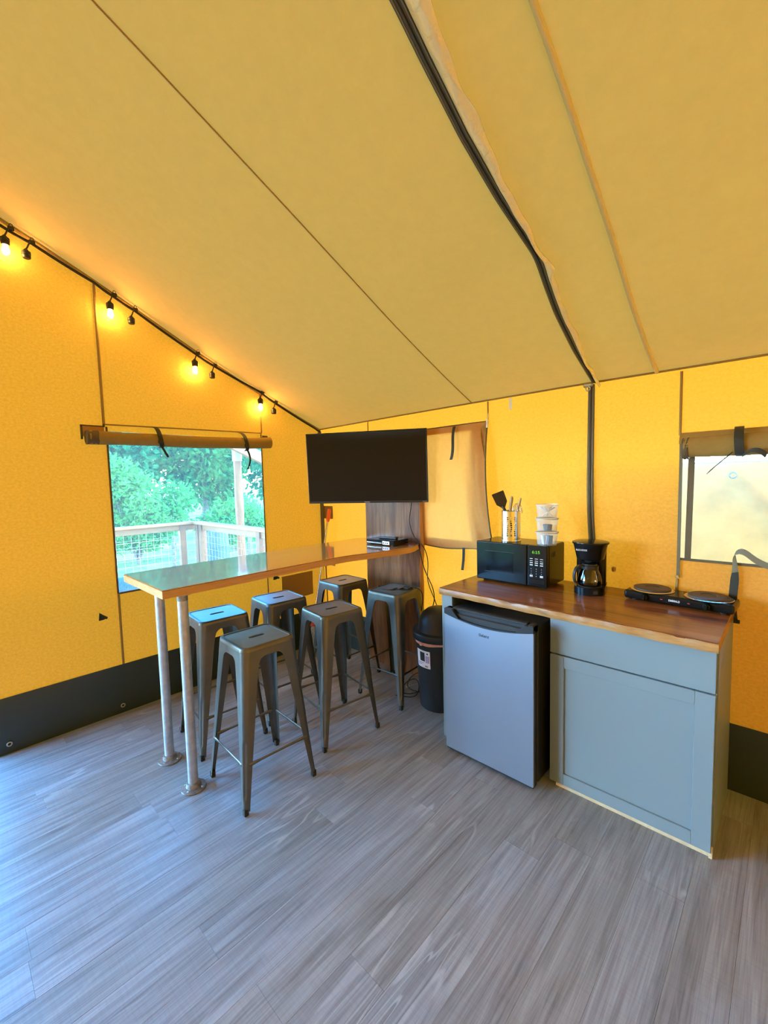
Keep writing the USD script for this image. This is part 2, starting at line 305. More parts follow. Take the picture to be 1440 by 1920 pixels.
def plank_mat(i):
    t = [1.05, 0.98, 1.12, 1.02, 0.92, 1.08][i]
    w = [(1, 1, 1), (1.03, 1, 0.95), (0.98, 1, 1.03), (1.02, 0.99, 0.97), (1.04, 0.99, 0.93), (1, 1, 1)][i]
    c = lambda a: tuple(np.array(a) * t * np.array(w) * (1.00, 1.10, 1.15))
    nodes = {"g": ("geometry", {}), "mp": ("mapping", {"scale": (26, 1.5, 26), "location": (3.7 * i, 1.9 * i, 0)}), "mf": ("mapping", {"scale": (210, 3.6, 210), "location": (9 * i, 5 * i, 0)}),
             "mr": ("mapping", {"scale": (7.5, 0.8, 1), "location": (2.3 * i, 7.1 * i, 0)}),
             "n": ("noise_texture", {"scale": 1.0, "detail": 5.0, "roughness": 0.6, "distortion": 1.4}), "nf": ("noise_texture", {"scale": 1.0, "detail": 3.0}),
             "nr": ("noise_texture", {"scale": 1.0, "detail": 2.0, "distortion": 0.8}), "rm": ("math", {"math_type": "multiply", "value2": 44.0}), "rs": ("math", {"math_type": "sine"}),
             "rr": ("map_range", {"from_min": 0.72, "from_max": 1.0, "to_min": 0.0, "to_max": 1.0, "clamp": True}),
             "bl": ("noise_texture", {"scale": 2.3, "detail": 2.0}), "blr": ("map_range", {"from_min": 0.52, "from_max": 0.64, "to_min": 0.0, "to_max": 0.60, "clamp": True}), "mu": ("math", {"math_type": "multiply"}),
             "r": ("rgb_ramp", {"ramp": [(0.27, c((0.175, 0.160, 0.150))), (0.42, c((0.255, 0.240, 0.228))), (0.58, c((0.335, 0.322, 0.314))), (0.74, c((0.415, 0.405, 0.395)))]}),
             "rf": ("rgb_ramp", {"ramp": [(0.32, (0.55, 0.54, 0.53)), (0.54, (1, 1, 1))]}), "m1": ("mix", {"mix_type": "multiply", "fac": 0.5}), "m2": ("mix", {"mix_type": "mix", "color2": c((0.50, 0.48, 0.46))}), "ms": ("mapping", {"scale": (9, 130, 9)}), "ns": ("noise_texture", {"scale": 1.0, "detail": 3.0}), "rs2": ("rgb_ramp", {"ramp": [(0.36, (0.80, 0.79, 0.78)), (0.56, (1, 1, 1)), (0.70, (1.0, 1.0, 1.0))]}), "m3": ("mix", {"mix_type": "multiply", "fac": 0.28}),
             "b": ("bump", {"strength": 0.25, "distance": 0.0008}), "p": ("principled_bsdf", {"roughness": 0.34, "specular_ior_level": 0.55}),
             "ro": ("map_range", {"from_min": 0.3, "from_max": 0.7, "to_min": 0.42, "to_max": 0.28})}
    links = [("g.position", "mp.vector"), ("g.position", "mf.vector"), ("g.position", "mr.vector"), ("mp.vector", "n.vector"), ("mf.vector", "nf.vector"), ("mr.vector", "nr.vector"), ("g.position", "bl.vector"),
             ("n.fac", "r.fac"), ("nf.fac", "rf.fac"), ("r.color", "m1.color1"), ("rf.color", "m1.color2"), ("nr.fac", "rm.value1"), ("rm.value", "rs.value1"), ("rs.value", "rr.value"),
             ("bl.fac", "blr.value"), ("rr.result", "mu.value1"), ("blr.result", "mu.value2"), ("mu.value", "m2.fac"), ("m1.color", "m2.color1"), ("g.position", "ms.vector"), ("ms.vector", "ns.vector"), ("ns.fac", "rs2.fac"), ("m2.color", "m3.color1"), ("rs2.color", "m3.color2"), ("m3.color", "p.base_color"), ("nf.fac", "b.height"), ("b.normal", "p.normal"), ("n.fac", "ro.value"), ("ro.result", "p.roughness")]
    return mat(f'plank_look_{i}', nodes, links)
for i in range(6): plank_mat(i)
pbr('subfloor', (0.05, 0.045, 0.04), 0.9)

# ================================================================== the tent: floor, walls, roof
XE, YE = 5.3, -5.3                 # the far gable and the far eave
RIDGE = YE / 2
prof = {0.0: [(0, 2.031), (.556, 2.267), (1.009, 2.471), (1.384, 2.659), (1.771, 2.856), (2.203, 3.057), (2.65, 3.265)],
        1.669: [(0, 2.046), (.684, 2.338), (1.145, 2.56), (1.439, 2.703), (1.676, 2.816), (2.126, 3.027), (2.65, 3.265)],
        2.447: [(0, 2.05), (.3, 2.185), (.53, 2.297), (.78, 2.428), (1.07, 2.552), (1.5, 2.752), (2.0, 2.975), (2.65, 3.275)],
        2.753: [(0, 2.048), (.388, 2.208), (.743, 2.41), (1.033, 2.560), (1.253, 2.672), (1.426, 2.747), (2.0, 2.99), (2.65, 3.28)],
        5.3: [(0, 2.04), (.7, 2.36), (1.4, 2.68), (2.0, 2.97), (2.65, 3.28)]}
from scipy.interpolate import PchipInterpolator
_px = sorted(prof); _pi = [PchipInterpolator(*np.array(prof[x]).T) for x in _px]
def roof_z(x, y):
    t = np.minimum(-y, -YE + y) if np.ndim(y) else min(-y, -YE + y)
    t = np.clip(t, 0, 2.65)
    return float(PchipInterpolator(_px, [float(p(t)) for p in _pi])(np.clip(x, 0, XE)))

# floor with its vinyl planks
fl = struct('floor', rb(0, XE, YE, 0.0, -0.06, -0.008, 0.001), 'subfloor')
PW, PL = 0.152, 1.24
prng = random.Random(11)
nrow = int(math.ceil(XE / PW))
for r in range(nrow):
    xa, xb = r * PW, min((r + 1) * PW, XE)
    y = YE - prng.uniform(0.05, PL - .1)
    while y < 0:
        y2 = y + PL; ya, yb = max(y, YE), min(y2, 0.0)
        if yb - ya > 0.02:
            g = 0.0002
            struct('plank', rb(xa + g, xb - g, ya + g, yb - g, -0.008, 0.0, 0.0004), f'plank_look_{prng.randrange(6)}', fl, smooth=False)
        y = y2

def poly_wall(poly, T):
    v, f = trimesh.creation.triangulate_polygon(poly, engine='earcut')
    return xf(tm(np.c_[v, np.zeros(len(v))], f), T)
# left gable wall (x = 0): window and, further along, the open doorway that the daylight comes in by
ys = np.linspace(YE, 0, 80)
outline = [(YE, 0.0)] + [(y, roof_z(0, y)) for y in ys] + [(0, 0)]
WY0, WY1, WZ0, WZ1 = -1.760, -0.625, 0.818, 1.90
DY0, DY1 = -4.60, -2.45
lp = sg.Polygon([(a, b) for a, b in outline]).buffer(0).difference(sg.box(WY0, WZ0, WY1, WZ1)).difference(sg.box(DY0, -.1, DY1, 2.10))
TL = frame((0, 0, 0), (0, 1, 0), (0, 0, 1))
wl = struct('wall_left', poly_wall(lp, TL), 'wall_canvas', smooth=False)
dt = struct('door_1', tube([(0.0, DY1, 0.0), (0.0, DY1, 2.10), (0.0, DY0, 2.10), (0.0, DY0, 0.0)], .012, 8), 'piping', smooth=40)
# right gable wall
rp = sg.Polygon([(YE, 0.0)] + [(y, roof_z(XE, y)) for y in ys] + [(0, 0)])
struct('wall_right', poly_wall(rp, frame((XE, 0, 0), (0, 1, 0), (0, 0, 1))), 'wall_canvas', smooth=False)
# front wall behind the camera
fp = sg.box(0, 0, XE, 2.04)
struct('wall_front', poly_wall(fp, frame((0, YE, 0), (1, 0, 0), (0, 0, 1))), 'wall_canvas', smooth=False)
# back wall: hangs from the eave, pushed out a little by the counter
B0, B1, BZ0, BZ1 = 2.868, 4.20, 1.105, 1.715      # its window
def bulge(x, z):
    a = 0.085 * math.exp(-((x - 2.30) / 0.42) ** 4) * math.exp(-((z - 0.93) / 0.30) ** 2)
    s = 0.018 * math.sin(PI * min(max(z / 2.0, 0), 1)) * math.exp(-((x - 2.40) / 0.05) ** 2)
    return a - s
C0, C1, CZ0, CZ1 = 1.275, 1.68, 1.10, 1.86     # the opening behind the hanging cover
xs = np.unique(np.r_[C0, C1, np.linspace(0, B0, 66), np.linspace(B0, B1, 24), np.linspace(B1, XE, 18)])
zs = np.unique(np.r_[CZ0, CZ1, np.linspace(0, BZ0, 26), np.linspace(BZ0, BZ1, 14), np.linspace(BZ1, 2.045, 8)])
def back_pt(x, z):
    zz = z if z < 2.04 else roof_z(x, 0) + 0.002
    return (x, bulge(x, z), zz)
P = np.array([[back_pt(x, z) for z in zs] for x in xs])
gm = grid(P); fc = gm.triangles_center
gm.update_faces(~((fc[:, 0] > B0) & (fc[:, 0] < B1) & (fc[:, 2] > BZ0) & (fc[:, 2] < BZ1)) & ~((fc[:, 0] > C0) & (fc[:, 0] < C1) & (fc[:, 2] > CZ0) & (fc[:, 2] < CZ1)))
wb = struct('wall_back', gm, 'wall_canvas', smooth=True)
# the roof, one panel of canvas per bay between seams
ce = struct('ceiling', grid(np.array([[(x, y, roof_z(x, y)) for y in np.linspace(0, YE, 89)] for x in np.linspace(0, XE, 54)])), 'roof_canvas', smooth=True)

def roof_line(x, y0, y1, n=40, off=0.004):
    return [(x, y, roof_z(x, y) - off) for y in np.linspace(y0, y1, n)]
for x, r in ((1.669, .0030), (2.753, .010)):
    struct('seam', tube(roof_line(x, -0.002, -2.62), r, 8), 'pale_piping' if r > .006 else 'seam_thread', ce, smooth=True)
struct('seam', tube(roof_line(0.004, -0.003, RIDGE, off=0.012), .010, 8), 'piping', ce, smooth=True)
struct('seam', tube([(x, -0.004, roof_z(x, 0) - 0.004) for x in np.linspace(0, XE, 60)], .005, 8), 'piping', ce, smooth=True)
# wall seams
def wseam(pts, r=.005, parent=wb): struct('seam', tube(pts, r, 8), 'piping', parent, smooth=True)
wseam([(0.003, -1.772, z) for z in np.linspace(1.945, 2.845, 12)], .008, wl)
wseam([(0.003, -1.757, z) for z in np.linspace(0.33, 0.818, 6)], .007, wl)
wseam([(0.003, -0.622, z) for z in np.linspace(1.955, 2.28, 5)], .006, wl)
wseam([(0.003, -0.625, z) for z in np.linspace(0.33, 0.818, 6)], .005, wl)
wseam([(0.655, -0.003, z) for z in np.linspace(1.90, 2.03, 4)], .004)
wseam([(1.792, -0.003, z) for z in np.linspace(1.90, 2.035, 4)], .005)
wseam([(2.862 - .004 * math.sin(3 * z), bulge(2.862, z) - 0.004, z) for z in np.linspace(0.88, 1.0, 6)], .007)
wseam([(2.858, -0.004, z) for z in np.linspace(1.72, 2.03, 6)], .006)
wseam([(0.035 - .02 * (z - .3), -0.004, z) for z in np.linspace(0.33, 1.95, 8)], .007)
# canvas patches
def patch(y_or_x, parent, m='patch_canvas'): struct('patch', y_or_x, m, parent)
patch(rb(0.001, 0.007, -0.485, -0.150, 0.48, 0.70, .002), wl)
patch(rb(-.0, 0.155, -0.008, -0.001, 1.185, 1.305, .002), wb)
patch(rb(0.03, 0.165, -0.008, -0.001, 0.74, 0.83, .002), wb)

# dark vinyl skirts with grommets
def skirt(name, P, th, grom, nrm, u):
    s = struct(name, slab_grid(P, th), 'skirt_vinyl', smooth=True)
    for c in grom:
        t = trimesh.creation.torus(0.011, 0.004, 20, 8); struct('grommet', xf(t, frame(c, u, (0, 0, 1))), 'grommet_metal', s, smooth=True)
sk = lambda a: 0.006 * meshkit.noise(np.array([[a * 2.1, .3, 1.7]]), 3)[0]
PLs = np.array([[(0.010 + sk(y) + 0.010 * math.sin(PI * z / .33) * (0.5 + sk(y * 1.7) * 60), y, z) for z in np.linspace(0.001, 0.333, 7)] for y in np.linspace(DY1 + .02, -0.03, 70)])
skirt('baseboard_left', PLs, np.array([-0.003, 0, 0]), [(0.024, -2.367, 0.060), (0.024, -1.782, 0.055), (0.024, -1.2, .055), (0.024, -.6, .055)], None, (0, 1, 0))
PBs = np.array([[(x, -0.012 - sk(x), z) for z in np.linspace(0.001, 0.333, 7)] for x in np.linspace(0.02, XE - .03, 110)])
skirt('baseboard_back', PBs, np.array([0, 0.003, 0]), [(3.6, -0.022, 0.055), (4.4, -0.022, .055)], None, (1, 0, 0))

# ---- zippers: the one over the roof with its loose flap, the one down the back wall, and the one in the corner
zl = lambda t: np.interp(t, [0, .27, .52, .66, .78, .82, .95, 1.08, 1.3, 1.5, 1.63, 2.62], [2.444, 2.436, 2.441, 2.453, 2.467, 2.468, 2.458, 2.449, 2.441, 2.446, 2.453, 2.46])
zw = lambda t: 0.030 + 0.004 * min(t, 1.6)
def roof_ribbon(ts, fa, fb, off, nx=6, th=0.004):
    P = np.array([[(x, -t, roof_z(x, -t) - off(t, k)) for k, x in zip(np.linspace(0, 1, nx), np.linspace(fa(t), fb(t), nx))] for t in ts])
    return slab_grid(P, np.array([0, 0, -th]))
ts = np.linspace(0.004, 2.6, 120)
zt = struct('trim_1', roof_ribbon(ts, lambda t: float(zl(t)), lambda t: float(zl(t)) + zw(t), lambda t, k: 0.005), 'zipper_dark', smooth=30)
for q in (0.18, 0.5, 0.82):
    struct('zipper_teeth', tube([(float(zl(t)) + zw(t) * q, -t, roof_z(2.45, -t) - 0.0105) for t in ts], .0022, 6), 'zipper_teeth' if q != .5 else 'strap_dark', zt, smooth=True)
zf = PchipInterpolator([0, .2, .49, .66, .72, .76, .83, .92, 1.15, 1.33, 1.48, 1.59, 2.62], [2.486, 2.492, 2.506, 2.512, 2.518, 2.545, 2.522, 2.520, 2.524, 2.532, 2.540, 2.553, 2.59])
def flap_off(t, k):
    n = meshkit.noise(np.array([[t * 9, k * 1.2, 0.3]]), 5)[0] * .6 + meshkit.noise(np.array([[t * 24 + k * 4, k * 2.5, 2.3]]), 8)[0] * .4
    return 0.006 + math.sin(PI * min(k, 1)) * (0.010 + 0.022 * n) + k * (0.016 + 0.024 * n) + (0.010 * k * math.exp(-((t - .76) / .03) ** 2))
P = []
for t in np.linspace(0.01, 2.6, 300):
    a, b = float(zl(t)) + zw(t) * .93, float(zf(t)); wv = 0.004 * math.sin(t * 21) + .003 * math.sin(t * 47 + 1)
    P.append([(a + (b + wv - a) * k, -t, roof_z(2.47, -t) - flap_off(t, k)) for k in np.linspace(0, 1, 11)])
struct('zipper_flap', slab_grid(np.array(P), np.array([0, 0, -0.002])), 'loose_flap_canvas', zt, smooth=True, label='pale crumpled canvas flap')
def vzip(name, x0, x1, y, z0, z1, n=20):
    P = np.array([[(x, y(x, z), z) for x in np.linspace(x0, x1, 4)] for z in np.linspace(z0, z1, n)])
    s = struct(name, slab_grid(P, np.array([0, -0.005, 0])), 'zipper_dark')
    for q in (.2, .5, .8):
        x = x0 + (x1 - x0) * q; struct('zipper_teeth', tube([(x, y(x, z) - .0065, z) for z in np.linspace(z0, z1, n)], .0022, 6), 'zipper_teeth' if q != .5 else 'strap_dark', s, smooth=True)
    return s
vzip('trim_2', 2.425, 2.459, lambda x, z: bulge(x, z) - 0.006, 0.70, 2.035)
P = np.array([[(0.030 + (k - .5) * .022, -0.030 + (k - .5) * .022, z) for k in (0, 1)] for z in np.linspace(0.9, 2.0, 8)])
struct('trim_3', slab_grid(P, np.array([0.004, -0.004, 0])), 'zipper_dark')

# ================================================================== windows
w1 = thing('window_1', None, None, (0, (WY0 + WY1) / 2, WZ0), kind='structure')
obj('pane', rb(-0.004, -0.003, WY0 - .005, WY1 + .005, WZ0 - .005, WZ1, .0003), 'window_vinyl', w1, smooth=False)
obj('frame_piping', tube([(0.004, WY0 - .015, 1.943), (0.004, -1.2, 1.950), (0.004, WY1 + .003, 1.957)], .005, 8), 'piping', w1, smooth=True)
obj('edge_binding', [rb(-.004, .003, WY0 - .004, WY0 + .008, WZ0, 1.93), rb(-.004, .003, WY1 - .006, WY1 + .003, WZ0, 1.95), rb(-.004, .003, WY0, WY1, WZ0 - .006, WZ0 + .006)], 'binding', w1)

def roll(a, b, r0, wob, seed, n=70, m=22):
    """A rolled-up canvas shade between a and b: lumpy, slightly sagging, with a spiral end."""
    a, b = np.array(a, float), np.array(b, float); d = (b - a) / np.linalg.norm(b - a)
    up = np.array([0, 0, 1.0]); s = np.cross(d, up); s /= np.linalg.norm(s); V = []
    for i, t in enumerate(np.linspace(0, 1, n)):
        c = a + (b - a) * t + up * (-wob * math.sin(PI * t))
        for j in range(m):
            an = 2 * PI * j / m; q = meshkit.noise(np.array([[t * 7 + seed, math.cos(an) * .8, math.sin(an) * .8]]), seed)[0]
            r = r0 * (0.90 + 0.24 * q); V.append(c + s * math.cos(an) * r + up * math.sin(an) * r)
    Fc = []
    for i in range(n - 1):
        for j in range(m):
            p, q = i * m + j, i * m + (j + 1) % m; Fc += [[p, q, q + m], [p, q + m, p + m]]
    V += [a, b]; N = n * m
    for j in range(m): Fc += [[N, (j + 1) % m, j], [N + 1, (n - 1) * m + j, (n - 1) * m + (j + 1) % m]]
    t_ = tm(V, Fc); t_.fix_normals(); return t_
def ribbon(pts, w_dir, w, th=.002):
    pts = np.asarray(pts, float); wd = np.asarray(w_dir, float) * w / 2
    P = np.stack([pts - wd, pts + wd], 1)
    t = np.gradient(pts, axis=0); nrm = np.cross(t, wd); nrm /= np.maximum(np.linalg.norm(nrm, axis=1, keepdims=True), 1e-9)
    return slab_grid(P, (nrm * th)[:, None, :])
s1 = thing('rolled_window_shade', 'tan canvas shade rolled up above the window that looks onto trees', 'window shade', (0.05, -1.22, 1.83))
obj('roll', roll((0.052, -1.872, 1.852), (0.052, -0.575, 1.873), 0.041, .012, 3), 'shade_canvas', s1, smooth=60)
obj('roll_end', roll((0.052, -1.885, 1.850), (0.052, -1.820, 1.853), 0.044, 0, 6, 8), 'binding', s1, smooth=60, label='dark bound end of the roll')
tb1 = obj('hanging_tab', rb(0.012, 0.016, -1.895, -1.775, 1.86, 1.928, .001), 'flap_canvas', s1)
obj('edge_binding', [rb(0.011, 0.018, -1.905, -1.775, 1.924, 1.932, .001), rb(0.011, 0.018, -1.905, -1.893, 1.84, 1.93, .001), rb(0.011, 0.018, -1.782, -1.770, 1.924, 1.945, .001)], 'binding', tb1)
obj('hanging_tab', rb(0.012, 0.02, -0.625, -0.575, 1.90, 1.935, .002), 'binding', s1)
for y, l1, l2 in ((-1.462, .065, .10), (-0.815, .15, .12)):
    obj('tie_strap', [ribbon(spline([(0.012, y - .012, 1.945), (0.06, y - .004, 1.925), (0.098, y, 1.865), (0.085, y + .012, 1.818), (0.05, y + .015, 1.80)], 16), (0, 1, 0), .030),
                      ribbon(spline([(0.07, y + .012, 1.815), (0.085, y + .03, 1.80 - l1 * .5), (0.08, y + .05 if l1 < .1 else y + .005, 1.80 - l1)], 8), (0, .9, .3), .016)], 'strap_dark', s1, smooth=True)
    obj('buckle', rb(0.088, 0.10, y - .014, y + .018, 1.825, 1.85, .003), 'black_plastic', s1)

w2 = thing('window_2', None, None, ((B0 + B1) / 2, 0, BZ0), kind='structure')
obj('pane', rb(B0 - .004, B1 + .004, 0.002, 0.003, BZ0 - .004, BZ1 + .02, .0003), 'window_vinyl', w2, smooth=False)
obj('sill_binding', rb(B0, B1, -0.006, 0.002, BZ0 - .008, BZ0 + .004, .001), 'binding', w2)
obj('side_zipper', slab_grid(np.array([[(x, -0.006, z) for x in (2.858, 2.872)] for z in np.linspace(1.01, 1.70, 10)]), np.array([0, -.004, 0])), 'zipper_dark', w2, label='dark zipper tape down the side of the window')
obj('zipper_pull', rb(2.853, 2.868, -.016, -.008, 1.005, 1.02, .002), 'steel', w2)
obj('inner_zipper', slab_grid(np.array([[(2.896 + x - .012 * (1.7 - z), -0.002, z) for x in (0, .026)] for z in np.linspace(BZ0, 1.70, 10)]), np.array([0, -.003, 0])), 'binding', w2, label='brown zipper tape across the clear pane')
s2 = thing('rolled_window_shade', 'tan canvas shade rolled up over the bright window beside the counter', 'window shade', (3.5, -.05, 1.66))
obj('roll', roll((2.885, -0.048, 1.655), (4.22, -0.050, 1.675), 0.047, .006, 9), 'shade_canvas', s2, smooth=60)
obj('header_strip', slab_grid(np.array([[(x, -0.006 - .05 * k, 1.73 - .055 * k * k) for k in np.linspace(0, 1, 6)] for x in np.linspace(2.862, 4.22, 20)]), np.array([0, -.002, 0])), 'shade_canvas', s2, smooth=True)
obj('roll_end', roll((2.878, -0.048, 1.650), (2.905, -0.048, 1.651), 0.050, 0, 4, 6), 'binding', s2, smooth=60, label='dark bound end of the roll')
for x in (3.085, 3.9):
    obj('tie_strap', [ribbon(spline([(x, -0.008, 1.735), (x + .003, -.05, 1.733), (x + .006, -.103, 1.68), (x + .01, -.098, 1.62), (x + .012, -.06, 1.605)], 16), (1, 0, 0), .034),
                      ribbon(spline([(x - .02, -.085, 1.615), (x - .055, -.10, 1.58), (x - .10, -.095, 1.535)], 10), (.6, 0, .8), .022),
                      ribbon(spline([(x + .02, -.10, 1.60), (x + .06, -.115, 1.625), (x + .10, -.11, 1.60)], 10), (.4, 0, .9), .022)], 'strap_dark', s2, smooth=True)
ws = thing('window_tie_strap', 'olive webbing strap looping up in front of the clear window behind the hot plate', 'strap', (3.09, -.03, .86))
lp_ = spline([(3.088, -0.016, 0.84), (3.086, -0.016, 1.0), (3.084, -0.018, 1.12), (3.086, -.022, 1.155), (3.105, -.03, 1.168), (3.15, -.03, 1.14), (3.22, -.025, 1.105), (3.30, -.03, 1.09)], 40)
kk = np.linspace(0, 1, 40)[:, None]; up_ = np.clip((kk - .35) / .2, 0, 1)
wv_ = np.array([.016, 0, 0]) * (1 - .75 * up_) + np.array([0, 0, .013]) * up_
st_g = np.stack([lp_ - wv_, lp_ + wv_], 1)
obj('webbing', slab_grid(st_g[:17], np.array([0, -.002, 0])), 'strap_dark', ws, smooth=True, label='dark lower length against the wall')
obj('webbing', slab_grid(st_g[16:], np.array([0, -.002, 0])), 'strap_olive', ws, smooth=True, label='paler loop in front of the window')
obj('strap_end', rb(3.068, 3.112, -.022, -.012, 0.825, 0.842, .002), 'strap_dark', ws)

# covered window: a canvas flap hanging loose on the back wall beside the TV
P = []
for u in np.linspace(0, 1, 60):
    row = []
    for v in np.linspace(0, 1, 40):
        x = 1.235 + (1.795 - 1.235) * u + 0.034 * v * u - 0.03 * v ** 2 * (u > .9) * 0
        z = 1.905 - (0.865 + .012 * math.sin(u * 5)) * v
        f1 = 0.030 * math.exp(-((u - (.86 - .10 * (1 - v) * 0 + .08 * v)) / .07) ** 2) * math.sin(PI * min(1, v * 1.1)) ** .7
        f2 = 0.024 * math.exp(-((u - (.62 + .22 * v)) / .06) ** 2) * v
        y = -0.006 - 0.035 * math.sin(PI * v) ** .8 * (0.35 + .65 * u) - f1 - f2 - 0.022 * (u ** 8) * math.sin(PI * v ** .8) - .006 * meshkit.noise(np.array([[u * 5, v * 4, 1.0]]), 2)[0]
        row.append((x, min(y, -.004), z))
    P.append(row)
P = np.array(P)
cf = thing('window_cover', 'tan canvas window cover hanging loose between the TV and the microwave', 'window cover', (1.5, -.02, 1.04))
obj('cloth', grid(P), 'flap_canvas', cf, smooth=True)
obj('edge_binding', tube(P[-1], .005, 8), 'binding', cf, smooth=True, label='dark bound side edge')
obj('turned_corner', tm([P[-1][0] + [-.045, -.012, -.035], P[-1][0] + [-.002, -.008, -.005], P[-1][12] + [0, -.006, 0], P[-1][4] + [-.035, -.014, 0]], [[0, 1, 2], [0, 2, 3]]), 'shade_canvas', cf, smooth=False)
obj('hem', tube(P[:, -1], .004, 8), 'binding', cf, smooth=True)
obj('tie_strap', ribbon(spline([(1.545, -.03, 1.895), (1.547, -.055, 1.80), (1.551, -.065, 1.72), (1.543, -.075, 1.665)], 14), (1, 0, 0), .022), 'strap_dark', cf, smooth=True)
obj('tie_strap', ribbon(spline([(1.598, -.012, 1.045), (1.597, -.014, .97), (1.588, -.018, 0.885)], 14), (1, 0, 0), .020), 'strap_dark', cf, smooth=True)
obj('header_cord', tube([(1.235, -.006, 1.905), (1.5, -.01, 1.906), (1.795, -.008, 1.907)], .004, 8), 'binding', cf, smooth=True)
tg = thing('toggle', 'small white toggle at the top corner of the canvas window cover', 'toggle', (1.795, -.02, 1.87))
obj('peg', lathe([(0, 0), (.007, .002), (.0085, .015), (.006, .036), (.009, .045), (.009, .055), (0, .058)], 14, (1.797, -.022, 1.86)), 'white_plastic', tg, smooth=True)
obj('loop', tube([(1.797, -.02, 1.91), (1.795, -.006, 1.935), (1.794, -.004, 1.96)], .003, 6), 'white_plastic', tg, smooth=True)
obj('fabric_tag', rb(1.945, 1.966, -.009, -.005, 1.962, 2.034, .001), 'white_plastic', None, label='small white tag hanging from the eave left of the wall zipper', cat='tag')
zc = thing('zipper_clip', 'small metal clip where the roof zipper meets the wall zipper', 'clip', (2.44, -.03, 2.02))
obj('clip_body', rb(2.405, 2.452, -.035, -.012, 2.02, 2.04, .005), 'grommet_metal', zc); obj('ring', xf(trimesh.creation.torus(.012, .003, 18, 8), frame((2.43, -.03, 2.012), (1, 0, 0), (0, 0, 1))), 'grommet_metal', zc, smooth=True)

def outlet(y, z, label):
    t = thing('cable_port', label, 'cable port', (0.0, y, z))
    obj('cover', xf(ext(sg.Polygon([(-.018, -.022), (.012, -.02), (.020, .0), (-.012, .028)]), .012), frame((0.001, y, z), (0, 1, 0), (0, 0, 1))), 'strap_dark', t)
    obj('spout', tube([(0.008, y - .004, z + .004), (0.02, y + .012, z - .003), (0.024, y + .026, z - .012)], [.010, .009, .007], 10), 'strap_dark', t, smooth=40)
outlet(-1.862, 0.685, 'black cable port on the yellow wall below the window')
outlet(-0.552, 0.712, 'black cable port half hidden under the bar table')

# ================================================================== string lights
def sag(p, q, s, n=8):
    p, q = np.array(p), np.array(q); return [p + (q - p) * t + np.array([0, 0, -s * math.sin(PI * t)]) for t in np.linspace(0, 1, n)[:-1]]
k1 = [(0.04, -2.30, 3.035), (0.04, -2.211, 2.998), (0.04, -2.082, 2.951), (0.035, -1.774, 2.822), (0.04, -1.677, 2.766), (.04, -1.556, 2.708), (0.04, -1.167, 2.503), (.04, -1.042, 2.442), (0.04, -0.638, 2.29), (.04, -0.521, 2.224), (.04, -.09, 2.03), (.05, -.03, 2.00)]
def string_lights(label, pts, socks, lit, off):
    t = thing('string_lights', label, 'string lights', (0.04, -1.2, 2.0))
    path = []
    for a, b in zip(pts[:-1], pts[1:]): path += sag(a, b, .004)
    path.append(np.array(pts[-1]))
    obj('cord', tube(np.array(path) + np.array(off), .0050, 8), 'cable_black', t, smooth=True)
    for (y, z) in socks:
        top = np.array([0.045, y, z]); dx = -.012
        so = obj('socket', [tube(spline([top + [0, .018, 0], top + [.004, .004, -.015], top + [.006, dx * .3, -.034], top + [.006, dx, -.050]], 10), .0042, 8),
                      lathe([(0, .0), (.009, -.001), (.013, -.008), (.021, -.014), (.022, -.030), (.0195, -.033), (.021, -.036), (.020, -.048), (.016, -.052), (0, -.052)], 18, top + [.006, dx, -.050]),
                      rb(*(top[0] - .006, top[0] + .006, y + .004, y + .034, z - .010, z + .012), .003), ], 'cable_black', t, smooth=40)
        obj('hanging_ring', xf(trimesh.creation.torus(.008, .0018, 14, 6), frame(top + [0, .02, .018], (0, 1, 0), (0, 0, 1))), 'cable_black', so, smooth=True)
        if lit:
            c = top + [.006, dx, -.100]
            obj('bulb', lathe([(0, 0.004), (.010, .002), (.0125, -.008), (.0165, -.022), (.018, -.034), (.0165, -.042), (.012, -.050), (.006, -.055), (0, -.057)], 18, c), 'bulb_glow', so, smooth=True, label='glowing amber bulb')
    return t
string_lights('black string lights with glowing amber bulbs along the gable roofline', k1, [(-2.185, 2.995), (-1.690, 2.775), (-1.163, 2.506), (-0.636, 2.292)], True, (0, 0, .004))
string_lights('unlit black cord with empty sockets twisted along the glowing string lights', k1, [(-2.095, 2.953), (-1.570, 2.713), (-1.036, 2.440), (-0.513, 2.222)], False, (.004, 0, -.006))

# ================================================================== bar table, slab, stools
TZ = 1.052
tx = [(0.600, -1.874), (1.181, -1.874), (1.183, -1.62), (1.180, -1.40), (1.176, -1.15), (1.178, -.92), (1.192, -.74), (1.225, -.57), (1.268, -.43), (1.292, -.33), (1.288, -.22), (1.262, -.13), (1.235, -.068), (0.665, -.068), (0.600, -.12)]
wob = [(x + (.004 * math.sin(y * 19) + .003 * math.sin(y * 43) if .1 < i < 12 and i > 1 else 0), y) for i, (x, y) in enumerate(tx)]
sp = spline([(x, y, 0) for x, y in wob[2:12]], 50)[:, :2]
tp = sg.Polygon(wob[:2] + [tuple(p) for p in sp] + wob[12:])
tb = thing('bar_table', 'long glossy orange-brown wooden bar table on two galvanized pipe legs', 'table', (0.95, -1.76, 0))
top = obj('table_top', ext_bev(tp, TZ - .005, TZ, .002), 'table_wood', tb)
obj('table_top_edge', ext(tp.buffer(.001), .037, TZ - .042), 'table_edge_wood', tb, smooth=40, label='lighter live edge under the top')
